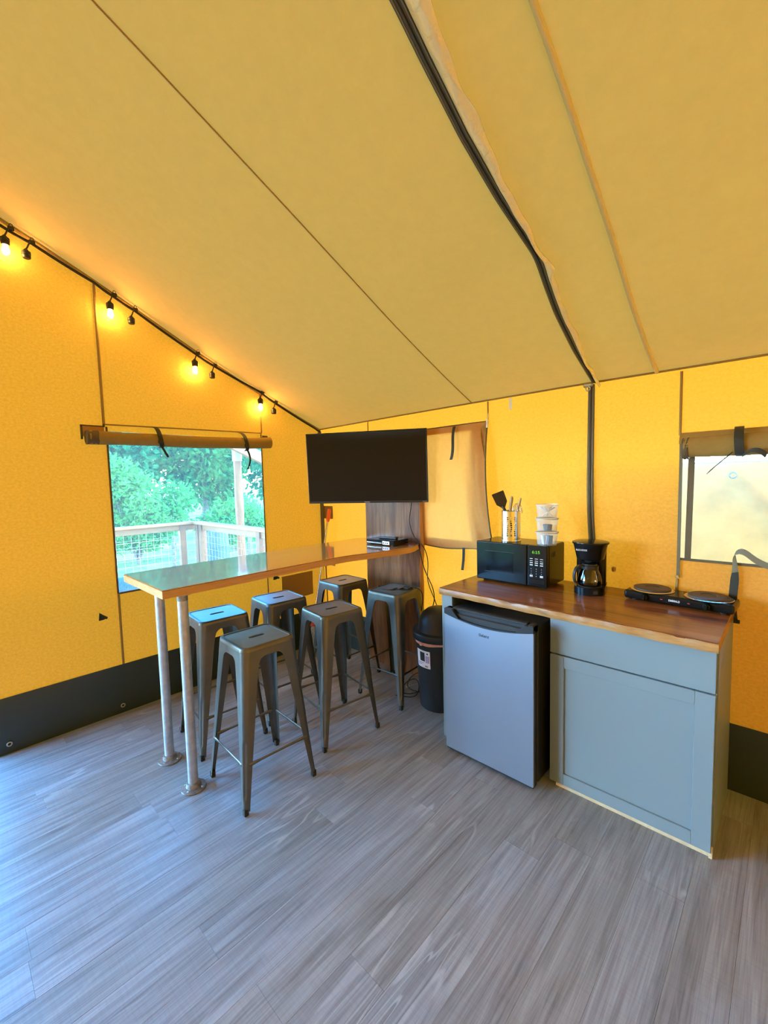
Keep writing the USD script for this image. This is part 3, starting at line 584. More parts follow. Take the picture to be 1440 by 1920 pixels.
for (x, y) in ((0.787, -1.759), (1.114, -1.762)):
    lg = obj('leg', lathe([(0, .012), (.0245, .012), (.0245, TZ - .075), (0, TZ - .075)], 28, (x, y, 0)), 'galvanized', tb, smooth=40)
    obj('floor_flange', lathe([(0, 0), (.058, 0), (.060, .003), (.059, .008), (.050, .010), (.036, .013), (.033, .032), (.028, .035), (0, .035)], 32, (x, y, 0)), 'galvanized_dark', lg, smooth=35)
    for k in range(4):
        a = k * PI / 2 + .6; obj('screw', lathe([(0, .014), (.006, .013), (.007, .009), (0, .009)], 10, (x + .046 * math.cos(a), y + .046 * math.sin(a), 0)), 'steel', lg)
    obj('top_collar', lathe([(0, TZ - .085), (.0235, TZ - .085), (.0255, TZ - .078), (.0255, TZ - .055), (.05, TZ - .05), (.05, TZ - .042), (0, TZ - .042)], 28, (x, y, 0)), 'galvanized_dark', lg, smooth=35)

# the upright wooden slab the table and TV are fixed to
ed = [(1.236 + .006 * math.sin(z * 7) + .004 * math.sin(z * 19 + 1), z) for z in np.linspace(0.0, 1.78, 40)]
sp_ = sg.Polygon([(0.662, 0), *ed, (0.662, 1.78)])
TS = frame((0, -0.012, 0), (1, 0, 0), (0, 0, 1))
sl = thing('wooden_slab', 'tall polished dark-streaked wooden slab standing behind the bar table under the TV', 'wooden slab', (.95, -.04, 0))
obj('board', xf(ext(sp_, .050), TS), 'slab_wood', sl, smooth=30)
eg = np.array([[(x + .0015 + .012 * math.sin(PI * k), -.062 + .05 * k, z) for k in np.linspace(0, 1, 6)] for x, z in ed])
obj('live_edge', slab_grid(eg, np.array([.001, 0, 0])), 'slab_edge_wood', sl, smooth=40, label='lighter raw side edge')

# bar stool of pressed sheet metal, 0.76 m
def make_stool(label, loc, rz):
    t = thing('bar_stool', label, 'stool', loc, rz, 'gunmetal bar stools around the bar table', local=True)
    H = 0.76
    outer, inner = rsq(.143, .143, .040), rsq(.124, .124, .026)
    slot = sg.LineString([(0, -.030), (0, .030)]).buffer(.0125)
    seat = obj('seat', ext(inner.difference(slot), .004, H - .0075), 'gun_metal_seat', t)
    def ring(h, z, r=.040): return np.c_[np.array(rsq(h, h, r).exterior.coords)[:-1], np.full(len(rsq(h, h, r).exterior.coords) - 1, z)]
    def loft(rings):
        n = len(rings[0]); V = np.vstack(rings); Fc = []
        for k in range(len(rings) - 1):
            for j in range(n): a, b = k * n + j, k * n + (j + 1) % n; Fc += [[a, b, b + n], [a, b + n, a + n]]
        return tm(V, Fc)
    obj('seat_rim', loft([ring(.124, H - .005, .026), ring(.125, H - .002, .027), ring(.129, H, .030), ring(.136, H, .034), ring(.141, H - .003, .038), ring(.144, H - .010, .040), ring(.1455, H - .020, .041), ring(.144, H - .021, .040), ring(.1475, H - .055, .042), ring(.145, H - .055, .040), ring(.141, H - .020, .038)]), 'gun_metal', t, smooth=50)
    ztop, zbot = H - .022, 0.018
    def leg_section(z, k):
        s = (ztop - z) / (ztop - zbot)
        c = .1445 + s * .056                                  # half-size of the square that the leg's faces lie on
        flare = .034 * math.exp(-max(0, H - .052 - z) / .010) + .006 * math.exp(-max(0, H - .052 - z) / .05)
        w = .083 - .055 * min(1, s * 1.03) + flare              # width of each of the two wings
        rr = .036 - .020 * s; rr = min(rr, w * .8)
        rib = .0055 * max(0, min(1, (z - .07) / .02)) * max(0, min(1, (.34 - z) / .02))
        pts = [(c - w, c)]
        pts += [(c - w + (w - rr) * q, c) for q in (.5, 1)]
        for a in np.linspace(PI / 2, 0, 9)[1:-1]:
            d = rib * math.exp(-((a - PI / 4) / .33) ** 2)
            pts.append((c - rr + (rr - d) * math.cos(a), c - rr + (rr - d) * math.sin(a)))
        pts += [(c, c - w + (w - rr) * q) for q in (1, .5)] + [(c, c - w)]
        return np.array(pts)
    zz = np.r_[ztop, np.linspace(H - .050, H - .090, 9), H - .105, H - .125, np.linspace(H - .16, .36, 6), np.linspace(.35, .31, 5), np.linspace(.28, .11, 5), np.linspace(.10, .05, 6), zbot]
    for k in range(4):
        P = np.array([np.c_[leg_section(z, k), np.full(13 if False else len(leg_section(z, k)), z)] for z in zz])
        ins = np.array([-.0018, -.0018, 0])
        m = rot(slab_grid(P, ins), 90 * k, [0, 0, 1])
        lg = obj('leg', m, 'gun_metal', t, smooth=35)
        c = .1445 + .056 - .012
        foot = rot(xf(rb(-.0118, .0118, -.0118, .0118, 0, .034, .005, 2), frame((c, c, 0), (1, 0, 0), (0, 1, 0))), 90 * k, [0, 0, 1])
        obj('rubber_foot', foot, 'rubber', lg)
    zr = .225
    for k in range(4):
        s = (ztop - zr) / (ztop - zbot); c = .1445 + s * .056 - .004
        a, b = np.array([-c + .022, c, zr]), np.array([c - .022, c, zr])
        pts = [a + (b - a) * q for q in (0, .06, .12, .2, .5, .8, .88, .94, 1)]
        br = tube(pts, [.010, .010, .0085, .0065, .006, .0065, .0085, .010, .010], 10); br.apply_translation([0, -c, -zr]); br.apply_scale([1, .6, 1]); br.apply_translation([0, c, zr])
        obj('stretcher', rot(br, 90 * k, [0, 0, 1]), 'gun_metal', t, smooth=50)
    for sgn in (1, -1):
        obj('under_brace', rot(rb(-.17, .17, -.010, .010, H - .075, H - .069, .001), 45 * sgn, [0, 0, 1]), 'gun_metal', t)
    return t
stools = [((1.304, -1.479), -2.5, 'gunmetal metal bar stool standing closest to the camera, in front of the others'),
          ((0.764, -1.433), -5.5, 'gunmetal metal bar stool tucked under the table just behind the pipe legs'),
          ((0.748, -0.992), -5.9, 'gunmetal metal bar stool under the middle of the table, by the brown wall patch'),
          ((1.231, -0.923), -8.4, 'gunmetal metal bar stool in the middle of the outer row, between two others'),
          ((0.713, -0.383), -2.2, 'gunmetal metal bar stool deepest in the corner, in front of the mop'),
          ((1.223, -0.338), 3.4, 'gunmetal metal bar stool with a black cable lying on its seat')]
st0 = None
for (x, y), a, lab in stools:
    if st0 is None: st0 = make_stool(lab, (x, y, 0), a)
    else: dup(st0, (x, y, 0), a, lab)
def cable(label, pts, r=.0035, n=60, name='power_cable', plug=None, cat='cable'):
    t = thing(name, label, cat, tuple(np.min(np.array(pts), 0)))
    obj('cord', tube(spline(pts, n), r, 8), 'cable_black', t, smooth=True)
    if plug is not None: obj('plug', rb(*plug, .004), 'black_plastic', t)
    return t
cable('black cable lying across the seat of the stool by the trash can', [(1.10, -.36, .767), (1.16, -.42, .766), (1.25, -.40, .765), (1.31, -.30, .765), (1.34, -.27, .764), (1.33, -.33, .765), (1.29, -.36, .766), (1.33, -.25, .765), (1.372, -.23, .75), (1.385, -.22, .66), (1.39, -.16, .45)], .0035, 90, plug=(1.285, 1.335, -.315, -.285, .762, .78))

# ================================================================== TV
a = 0.531; cx, cy, cz = 0.946, -0.324, 1.634; tw, th_ = 0.930, 0.535
ex, n_ = np.array([math.cos(a), math.sin(a), 0]), np.array([math.sin(a), -math.cos(a), 0]); ti = .045
eu = np.array([0, 0, 1]) * math.cos(ti) + n_ * math.sin(ti); en = np.cross(ex, eu)      # en points out of the screen
en = en if en @ n_ > 0 else -en
TT = frame((cx, cy, cz), ex, eu, en)
tv = thing('television', 'black flat-screen television mounted on the wooden slab above the bar table', 'television', (cx, cy, cz - th_ / 2))
obj('back_shell', xf(cat_([rb(-tw / 2, tw / 2, -th_ / 2, th_ / 2, -.022, -.002, .004), rb(-.30, .30, -.20, .16, -.060, -.02, .01)]), TT), 'black_plastic', tv)
obj('screen', xf(rb(-tw / 2 + .007, tw / 2 - .007, -th_ / 2 + .016, th_ / 2 - .007, -.004, .0005, .0003), TT), 'black_screen', tv, smooth=False)
bz = .007
obj('bezel', xf(cat_([rb(-tw / 2, tw / 2, th_ / 2 - bz, th_ / 2, -.006, .003, .001), rb(-tw / 2, tw / 2, -th_ / 2, -th_ / 2 + .016, -.006, .003, .001), rb(-tw / 2, -tw / 2 + bz, -th_ / 2, th_ / 2, -.006, .003, .001), rb(tw / 2 - bz, tw / 2, -th_ / 2, th_ / 2, -.006, .003, .001)]), TT), 'black_plastic', tv)
obj('logo', xf(cat_([mv(text('Hisense', .008, (0, 0, 0), (1, 0, 0), (0, 1, 0), bold=True), -.018, -th_ / 2 + .004, .003)]), TT), 'grey_print', tv, smooth=False)
obj('logo', xf(cat_([mv(text('Roku TV', .006, (0, 0, 0), (1, 0, 0), (0, 1, 0)), tw / 2 - .040, -th_ / 2 + .005, .003)]), TT), 'grey_print', tv, smooth=False)
p0 = TT @ np.array([0, 0, -.055, 1]); 
obj('wall_mount', [tube([p0[:3], (0.98, -.19, 1.64), (0.95, -.10, 1.64)], .016, 10), rb(0.86, 1.04, -.085, -.060, 1.48, 1.80, .004), xf(rb(-.12, .12, -.12, .12, -.075, -.055, .003), TT)], 'black_plastic', tv)
def tvp(u, v, w): return (TT @ np.array([u, v, w, 1]))[:3]
cable('black power cord hanging from the TV down past the end of the table', [tvp(.33, -.22, -.05), tvp(.335, -.28, -.03), (1.262, -.20, 1.22), (1.285, -.18, 1.12), (1.305, -.16, 1.06), (1.312, -.14, .98), (1.335, -.12, .86), (1.375, -.10, .76), (1.39, -.09, .66), (1.36, -.10, .55), (1.33, -.12, .42), (1.31, -.14, .22), (1.33, -.17, .06), (1.40, -.20, .006)], .0035, 110)

# player box, remote, its cables
T3 = frame((1.045, -.225, TZ), (math.cos(.06), math.sin(.06), 0), (-math.sin(.06), math.cos(.06), 0))
dv = thing('media_player', 'slim black disc player on the far end of the bar table', 'disc player', (1.045, -.225, TZ))
obj('case', xf(rb(-.135, .135, -.075, .10, .004, .040, .003), T3), 'black_gloss', dv)
obj('disc_tray', xf(rb(-.128, .02, -.0775, -.074, .012, .022, .001), T3), 'steel', dv)
obj('display_panel', xf(rb(.028, .095, -.0775, -.074, .008, .034, .001), T3), 'sticker_white', dv, label='pale front display panel')
for k in range(3): obj('button', xf(rb(.036 + k * .018, .046 + k * .018, -.0795, -.077, .016, .024, .001), T3), 'dark_print', dv)
for sx in (-.11, .11):
    for sy in (-.055, .08): obj('foot', xf(rb(sx - .01, sx + .01, sy - .01, sy + .01, 0, .004, .001), T3), 'rubber', dv)
rm = thing('remote_control', 'black remote control lying on top of the disc player', 'remote control', (1.06, -.21, TZ + .04))
T4 = frame((1.06, -.215, TZ + .040), (math.cos(.25), math.sin(.25), 0), (-math.sin(.25), math.cos(.25), 0))
obj('case', xf(rb(-.075, .075, -.020, .020, 0, .016, .005, 2), T4), 'black_plastic', rm)
for k in range(6):
    for q in (-.009, .009): obj('button', xf(rb(-.06 + k * .02, -.048 + k * .02, q - .004, q + .004, .015, .0175, .001), T4), 'sticker_violet' if k % 3 == 1 else 'grey_print', rm)
cable('thin black cable drooping from the disc player off the table end', [(1.16, -.15, TZ + .02), (1.23, -.13, TZ + .026), (1.30, -.13, TZ + .015), (1.345, -.12, 1.0), (1.352, -.11, .90), (1.335, -.09, .78), (1.37, -.08, .68), (1.42, -.08, .55), (1.425, -.10, .40), (1.41, -.14, .2), (1.40, -.18, .03), (1.37, -.22, .006)], .003, 100)
cable('loose coil of black cable on the floor between the slab and the trash can', [(1.30, -.14, .006), (1.36, -.12, .02), (1.40, -.18, .008), (1.34, -.26, .006), (1.28, -.28, .03), (1.26, -.22, .07), (1.31, -.16, .10), (1.37, -.18, .08), (1.39, -.24, .04), (1.34, -.31, .008), (1.27, -.33, .006), (1.25, -.27, .04), (1.30, -.22, .07), (1.36, -.25, .05), (1.38, -.31, .008), (1.33, -.37, .006), (1.27, -.40, .006)], .0035, 160)

# mop in the corner
mp_ = thing('mop', 'string mop with an orange grip leaning in the corner behind the stools', 'mop', (0.2, -.25, 0))
pa, pb_ = np.array([0.165, -.05, 1.28]), np.array([0.20, -.30, .28])
dm = (pb_ - pa) / np.linalg.norm(pb_ - pa)
obj('pole', tube([pa + dm * .05, pb_], .0105, 12), 'steel', mp_, smooth=True)
obj('grip', tube([pa, pa + dm * .02, pa + dm * .10, pa + dm * .12], [.014, .018, .017, .012], 14), 'orange_plastic', mp_, smooth=40, label='orange plastic grip')
obj('clamp', tube([pb_ - dm * .02, pb_ + dm * .03], [.016, .03], 12), 'mop_red', mp_, smooth=40, label='red head clamp')
hs = []
for k in range(46):
    an = rng.uniform(0, 2 * PI); r = .02 + .025 * rng.random(); rr2 = .05 + .075 * rng.random()
    q = pb_ + dm * .02
    hs.append(tube(spline([q + [r * .5 * math.cos(an), r * .5 * math.sin(an), 0], q + [r * 1.4 * math.cos(an), r * 1.4 * math.sin(an), -.06], [q[0] + rr2 * .8 * math.cos(an), q[1] + rr2 * .8 * math.sin(an), .12], [q[0] + rr2 * math.cos(an), q[1] + rr2 * math.sin(an), .006]], 8), .004, 5))
obj('strands', hs, 'mop_strands', mp_, smooth=True, kind='stuff')

# ================================================================== kitchen run
KZ, KY = 0.90, -0.545
ctp = sg.Polygon([(1.785, -.560), (3.092, -.600), (3.092, 0.035), (1.785, 0.055)])
ct = thing('countertop', 'glossy dark red-brown wooden countertop with a pale live front edge', 'countertop', (2.44, -.27, KZ - .04))
obj('slab', ext_bev(ctp, KZ - .006, KZ, .003), 'counter_wood', ct)
ln = np.linspace(0, 1, 50)
fe = np.array([[(1.785 + (3.092 - 1.785) * u, -.560 - .040 * u - .0035 * math.sin(PI * k) + .004 * math.sin(u * 23) * (1 - k) + .003 * math.sin(u * 57), KZ - .004 - .036 * k) for k in np.linspace(0, 1, 6)] for u in ln])
obj('core', ext(sg.Polygon([(1.7855, -.556), (3.0915, -.596), (3.0915, 0.034), (1.7855, 0.054)]), .035, KZ - .040), 'counter_wood', ct)
obj('live_edge', slab_grid(fe, np.array([0, .004, 0])), 'counter_edge_wood', ct, smooth=50, label='pale honey-coloured live edge')
cb = thing('base_cabinet', 'grey-green painted shaker base cabinet with one drawer and one door', 'cabinet', (2.76, -.27, 0))
X0, X1 = 2.437, 3.083
obj('carcass', rb(X0 + .004, X1, KY + .020, -.03, .022, KZ - .041, .001), 'cabinet_paint', cb)
obj('end_panel', rb(X1 - .001, X1 + .006, KY + .016, -.03, .006, KZ - .041, .001), 'cabinet_paint', cb)
obj('toe_kick', rb(X0 + .026, X1 - .004, KY + .012, -.05, 0.0, .030, .001), 'raw_wood', cb, label='raw pale wood toe kick')
obj('corner_strip', rb(X1 - .008, X1 + .005, KY + .004, KY + .024, 0.0, .045, .001), 'raw_wood', cb)
obj('drawer', rb(X0, X1, KY, KY + .02, .678, KZ - .052, .002), 'cabinet_paint', cb)
d_ = obj('door', rb(X0 + .060, X1 - .060, KY + .009, KY + .018, .08, .62, .001), 'cabinet_paint', cb)
sw, rh = .066, .058
for q in (rb(X0, X0 + sw, KY, KY + .02, .024, .672, .0015), rb(X1 - sw, X1, KY, KY + .02, .024, .672, .0015)): obj('stile', q, 'cabinet_paint', d_)
for q in (rb(X0 + sw, X1 - sw, KY, KY + .02, .672 - rh, .672, .0015), rb(X0 + sw, X1 - sw, KY, KY + .02, .024, .024 + rh, .0015)): obj('rail', q, 'cabinet_paint', d_)
sp2 = thing('cabinet_side_panel', 'grey-green painted upright panel holding up the counter end beside the trash can', 'panel', (1.83, -.3, 0))
obj('stile', rb(1.800, 1.872, -.556, -.536, 0, KZ - .041, .0015), 'cabinet_paint', sp2)
obj('board', rb(1.805, 1.823, -.537, -.02, 0, KZ - .041, .001), 'cabinet_paint', sp2)

# mini fridge
FX0, FX1, FY = 1.893, 2.405, -.660
fr = thing('mini_fridge', 'small silver-fronted refrigerator with a black top trim under the counter', 'refrigerator', (2.15, -.35, 0))
obj('body', rb(FX0 + .006, FX1 - .002, FY + .055, -.08, .022, .812, .004), 'fridge_black', fr)
for x in (FX0 + .04, FX1 - .04):
    for y in (FY + .09, -.12): obj('foot', lathe([(0, 0), (.016, 0), (.016, .024), (0, .024)], 12, (x, y, 0)), 'rubber', fr)
arc = [(FX0 + (FX1 - FX0) * u, .793 - .006 * (1 - u) * 0 - .034 * math.sin(PI * u) ** .9) for u in np.linspace(0, 1, 24)]
TF = frame((0, FY + .05, 0), (1, 0, 0), (0, 0, 1))
def front(poly, y0, y1): return xf(ext(poly, y1 - y0), frame((0, y1, 0), (1, 0, 0), (0, 0, 1)))
dp = sg.Polygon([(FX0, .024), (FX1, .024)] + arc[::-1])
dr = obj('door', front(dp.buffer(-.004).buffer(.004), FY, FY + .012), 'brushed_steel', fr, label='brushed silver door skin')
obj('door_liner', rb(FX0 + .003, FX1 - .003, FY + .012, FY + .050, .022, .800, .004), 'fridge_black', dr)
obj('kick_trim', rb(FX0 + .002, FX1 - .002, FY + .004, FY + .045, .014, .027, .002), 'fridge_black', dr)
tpoly = sg.Polygon(arc + [(FX1, .822), (FX0, .822)])
trim = front(tpoly, FY - .002, FY + .05)
pocket = sg.Polygon([(FX0 + .045, .824), (FX1 - .045, .824), (FX1 - .07, .800), *[(FX0 + (FX1 - FX0) * u, .793 - .026 * math.sin(PI * u)) for u in np.linspace(.82, .18, 14)], (FX0 + .07, .800)])
outer_t = front(tpoly.difference(pocket), FY - .003, FY + .05)
obj('top_trim', [outer_t, front(tpoly, FY + .022, FY + .05), rb(FX0 + .04, FX1 - .04, FY + .02, FY + .05, .815, .830, .003), rb(FX1 - .028, FX1, FY + .0, FY + .05, .80, .832, .004)], 'black_plastic', dr, smooth=20, label='black grip trim')
obj('logo', text('Galanz', .0135, (2.108, FY - .0002, .7125), (1, 0, 0), (0, 0, 1), .0006, True), 'dark_print', dr, smooth=False)

# trash can
tc = thing('trash_can', 'black swing-lid trash can with a white sticker, between the stools and the fridge', 'trash can', (1.565, -.27, 0))
bx = lambda z: .137 + .030 * z / .5
obj('bin', lathe([(0, 0), (.130, 0), (.137, .008), (bx(.48), .48), (bx(.48) + .004, .495), (bx(.48) - .004, .495), (.13, .02), (0, .02)], 48, (1.565, -.27, 0)), 'trash_plastic', tc, smooth=40)
lid = lathe([(bx(.48) + .003, .475), (bx(.48) + .014, .478), (bx(.48) + .017, .492), (bx(.48) + .018, .515), (bx(.48) + .013, .522), (.150, .524), (.143, .530), (.141, .56), (.132, .60), (.112, .636), (.082, .660), (.045, .672), (0, .676)], 48, (1.565, -.27, 0), closed=False)
obj('lid', lid, 'trash_plastic', tc, smooth=50)
fpts = [np.array([1.585, -.25, .565]) + .110 * np.array(v) for v in trimesh.creation.icosphere(2).vertices] + [np.array([1.69, -.13, .625]) + .105 * np.array(v) for v in trimesh.creation.icosphere(2).vertices]
obj('swing_flap', trimesh.convex.convex_hull(np.array(fpts)[np.array(fpts)[:, 2] > .53]), 'trash_plastic', tc, smooth=50)
azs = np.radians(np.linspace(-165, 20, 40))
bg = np.array([[(1.565 + (bx(z) + .004 + .002 * math.sin(a * 9)) * math.cos(a), -.27 + (bx(z) + .004 + .002 * math.sin(a * 9)) * math.sin(a), z) for z in np.linspace(.455 + .004 * math.sin(a * 5), .480, 4)] for a in azs])
bagm = obj('bag_rim', slab_grid(bg, np.array([0, 0, .001])), 'bag_pink', tc, smooth=True, label='pink bag rim showing under the lid')
kn = math.radians(-96); obj('knot', trimesh.creation.icosphere(2, .011).apply_translation([1.565 + .176 * math.cos(kn), -.27 + .176 * math.sin(kn), .462]), 'bag_pink', bagm, smooth=True)
def on_can(a0, a1, z0, z1, off, tilt=0.0, th=.0006, n=10):
    P = np.array([[(1.565 + (bx(z) + off) * math.cos(a), -.27 + (bx(z) + off) * math.sin(a), z + tilt * (a - a0)) for z in np.linspace(z0, z1, 3)] for a in np.linspace(a0, a1, n)])
    o = P - np.array([1.565, -.27, 0]); o[..., 2] = 0; o /= np.linalg.norm(o, axis=-1, keepdims=True)
    return slab_grid(P, o * th)
A0, A1 = math.radians(-117), math.radians(-76)
st_ = obj('sticker', on_can(A0, A1, .300, .418, .0012), 'sticker_white', tc, label='white product sticker')
obj('pictured_can', on_can(A0 + .20, A0 + .46, .345, .405, .0020), 'dark_print', st_)
obj('side_print', [on_can(A0 + .50, A0 + .68, .338, .385, .0020)], 'sticker_violet', st_)
obj('text_lines', [on_can(A0 + .05, A0 + .40, .331, .335, .002), on_can(A0 + .05, A0 + .30, .321, .326, .002), on_can(A0 + .05, A0 + .16, .312, .315, .002)], 'sticker_violet', st_)
obj('barcode', [on_can(A0 + .46 + k * .025, A0 + .472 + k * .025, .308, .319, .002, n=2) for k in range(6)], 'dark_print', st_, smooth=False)
obj('round_mark', on_can(A0 + .56, A0 + .62, .395, .405, .002), 'dark_print', st_)

# microwave
Y0 = -.255; X0m, X1m = 1.855, 2.287; Z0, Z1 = KZ + .012, 1.146
mw = thing('microwave', 'black compact microwave oven reading 6:15 on the counter', 'microwave', (2.07, -.13, KZ))
obj('body', rb(X0m, X1m + .012, Y0 + .022, -.005, Z0, Z1, .010, 3), 'black_gloss', mw, smooth=40)
PX = X0m + .325                                                            # where the door ends and the controls begin
md = obj('door', rb(X0m - .004, PX - .001, Y0, Y0 + .024, Z0 - .002, Z1, .006, 3), 'black_gloss', mw, smooth=40)
obj('door_window', rb(X0m + .062, PX - .085, Y0 - .0012, Y0 + .002, Z0 + .055, Z1 - .058, .001), 'black_screen', md)
obj('window_bead', [rb(X0m + .055, PX - .078, Y0 - .001, Y0 + .001, Z1 - .057, Z1 - .054, .0005), rb(X0m + .055, PX - .078, Y0 - .001, Y0 + .001, Z0 + .052, Z0 + .055, .0005)], 'black_plastic', md)
cp = obj('control_panel', rb(PX + .001, X1m + .010, Y0 + .001, Y0 + .024, Z0, Z1, .006, 3), 'black_gloss', mw, smooth=40)
W_ = X1m + .008 - PX
obj('display', text('6:15', .016, (PX + .030, Y0 + .0005, Z1 - .045), (1, 0, 0), (0, 0, 1), .0006), 'display_green', cp, smooth=False, label='green clock digits')
dig = ['1', '2', '3', '4', '5', '6', '7', '8', '9']
for r in range(4):
    for c in range(3):
        obj('button', rb(PX + .018 + c * .030, PX + .036 + c * .030, Y0 - .0004, Y0 + .002, Z1 - .077 - r * .0125, Z1 - .0735 - r * .0125 + (.003 if r > 1 else 0), .0005), 'grey_print', cp)
for k, dgt in enumerate(dig):
    r, c = divmod(k, 3); obj('key_number', text(dgt, .0055, (PX + .024 + c * .030, Y0 + .0005, Z1 - .136 - r * .0135), (1, 0, 0), (0, 0, 1), .0006), 'white_print', cp, smooth=False)
obj('key_number', text('0', .0055, (PX + .054, Y0 + .0005, Z1 - .177), (1, 0, 0), (0, 0, 1), .0006), 'white_print', cp, smooth=False)
for c in (0, 2): obj('button', rb(PX + .018 + c * .030, PX + .036 + c * .030, Y0 - .0004, Y0 + .002, Z1 - .180, Z1 - .168, .0005), 'grey_print', cp)
obj('open_button', rb(PX + .012, X1m, Y0 - .0015, Y0 + .004, Z0 + .012, Z0 + .044, .003), 'black_gloss', cp)
for x in (X0m + .03, X1m - .03):
    for y in (Y0 + .05, -.04): obj('foot', lathe([(0, 0), (.012, 0), (.013, .012), (0, .012)], 12, (x, y, KZ)), 'rubber', mw)
obj('side_vent', [rb(X1m + .0115, X1m + .013, Y0 + .06 + k * .012, Y0 + .064 + k * .012, Z1 - .07, Z1 - .04, .0003) for k in range(5)], 'dark_print', mw)

# steel utensil cup and what stands in it
UX, UY, UZ = 2.035, -.16, 1.146
uc = thing('utensil_cup', 'perforated stainless steel utensil cup on top of the microwave', 'utensil holder', (UX, UY, UZ))
UR, UH = .056, .185
V, Fc = [], []
na, nz = 96, 74
hole = np.zeros((na, nz), bool)
for i in range(na):
    for j in range(nz):
        if 12 < j < 60 and (j - 12) % 5 in (1, 2, 3) and i % 6 in (0, 1, 2) and (i // 6) % 4 != 3: hole[i, j] = True
for i in range(na):
    for j in range(nz + 1):
        an = 2 * PI * i / na; V.append((UX + UR * math.cos(an), UY + UR * math.sin(an), UZ + .004 + (UH - .004) * j / nz))
for i in range(na):
    for j in range(nz):
        if not hole[i, j]:
            a0, b0 = i * (nz + 1) + j, ((i + 1) % na) * (nz + 1) + j; Fc += [[a0, b0, b0 + 1], [a0, b0 + 1, a0 + 1]]
obj('perforated_wall', tm(V, Fc), 'steel', uc, smooth=True)
obj('base', lathe([(0, 0), (UR + .002, 0), (UR + .003, .006), (UR + .0015, .012), (UR - .002, .012), (0, .006)], 40, (UX, UY, UZ)), 'steel', uc, smooth=35)
obj('rim', lathe([(UR - .0015, UH - .002), (UR + .002, UH - .002), (UR + .0025, UH), (UR + .001, UH + .002), (UR - .0015, UH + .001)], 40, (UX, UY, UZ)), 'steel', uc, smooth=True)
def ut(a, b): return np.array(a, float), np.array(b, float)
sp_t = thing('spatula', 'black slotted-turner spatula standing in the steel cup', 'spatula', (UX, UY, UZ + .01))
hb, ht = ut((UX + .03, UY + .01, UZ + .02), (UX - .040, UY - .012, UZ + .20))
obj('handle', tube([hb, hb + (ht - hb) * .6, ht, ht + [-.010, -.002, .012]], [.007, .008, .009, .010], 12), 'black_plastic', sp_t, smooth=True)
bd = (ht - hb) / np.linalg.norm(ht - hb); bxv = np.cross(bd, np.array([0.62, -.78, 0])); bxv = np.array([.74, .62, 0.28]); bxv -= bd * (bxv @ bd); bxv /= np.linalg.norm(bxv)
blade = sg.Polygon([(-.010, 0), (.010, 0), (.034, .030), (.038, .100), (-.038, .100), (-.034, .030)]).buffer(-.004).buffer(.004)
obj('blade', xf(ext(blade, .0035), frame(ht + bd * .004, bxv, bd)), 'black_plastic', sp_t)
sp_w = thing('serving_spoon', 'olive-brown handled serving utensil standing in the steel cup beside the spatula', 'kitchen utensil', (UX, UY, UZ + .01))
a_, b_ = ut((UX - .03, UY, UZ + .02), (UX + .004, UY + .004, UZ + .272)); d2 = (b_ - a_)
obj('shaft', tube([a_, a_ + d2 * .72], .004, 8), 'steel', sp_w, smooth=True)
obj('handle', tube([a_ + d2 * .66, a_ + d2 * .72, a_ + d2 * .85, a_ + d2 * .95, b_], [.006, .009, .0105, .011, .006], 12), 'utensil_wood', sp_w, smooth=True)
kn_ = thing('knife', 'olive-brown handled knife leaning in the steel cup in front of the whisk', 'knife', (UX, UY, UZ + .01))
a_, b_ = ut((UX - .025, UY + .02, UZ + .02), (UX + .062, UY + .004, UZ + .262)); d2 = (b_ - a_)
obj('blade', tube([a_, a_ + d2 * .65], .0045, 6), 'steel', kn_, smooth=True)
obj('handle', tube([a_ + d2 * .60, a_ + d2 * .7, a_ + d2 * .85, b_], [.006, .0085, .009, .005], 10), 'utensil_wood', kn_, smooth=True)
wk = thing('whisk', 'thin wire whisk standing in the steel cup', 'whisk', (UX, UY, UZ + .01))
c_ = np.array([UX + .036, UY + .012, UZ + .17])
for k in range(6):
    an = PI * k / 6; u_ = np.array([math.cos(an), math.sin(an), 0])
    obj('wire', tube([c_ + u_ * (.030 * math.sin(q)) * 1.0 + np.array([0, 0, .03 + .042 * (1 - math.cos(q / 1.0)) * .5 * 1.0]) if False else c_ + u_ * .030 * math.cos(q) + np.array([0, 0, .062 * math.sin(q)]) for q in np.linspace(0, PI, 17)], .0012, 6), 'steel', wk, smooth=True)
obj('handle', tube([c_ + [-.012, -.004, -.145], c_ + [0, 0, .0]], [.007, .009], 10), 'steel', wk, smooth=True)

# stack of clear tubs with what is in them
CX, CY = 2.268, -.185
def tub(z, label, fill=None, lid=True):
    t = thing('plastic_tub', label, 'food container', (CX, CY, z), 0, None)
    obj('cup', lathe([(0, 0), (.050, 0), (.052, .004), (.0595, .072), (.0585, .072), (.051, .005), (0, .002)], 36, (CX, CY, z)), 'clear_plastic', t, smooth=40)
    obj('rim', lathe([(.0585, .068), (.062, .068), (.0625, .075), (.0585, .075)], 36, (CX, CY, z)), 'clear_plastic', t, smooth=40)
    if lid: obj('lid', lathe([(0, .074), (.058, .074), (.0645, .070), (.065, .077), (.060, .0785), (0, .077)], 36, (CX, CY, z)), 'clear_plastic', t, smooth=40)
    return t
z1 = KZ + .246; 
tub(z1, 'clear plastic tub of blue and white packets, lowest of the stack on the microwave')
tub(z1 + .0785, 'clear plastic tub of dark grey packets, middle of the stack on the microwave')
tub(z1 + .157, 'open clear plastic tub of white plastic forks, topmost of the stack on the microwave', lid=False)
pbr('packet_blue', (0.10, 0.28, 0.55), 0.5); pbr('packet_white', (0.78, 0.80, 0.82), 0.5); pbr('packet_grey', (0.10, 0.11, 0.13), 0.5)
pk = random.Random(4)
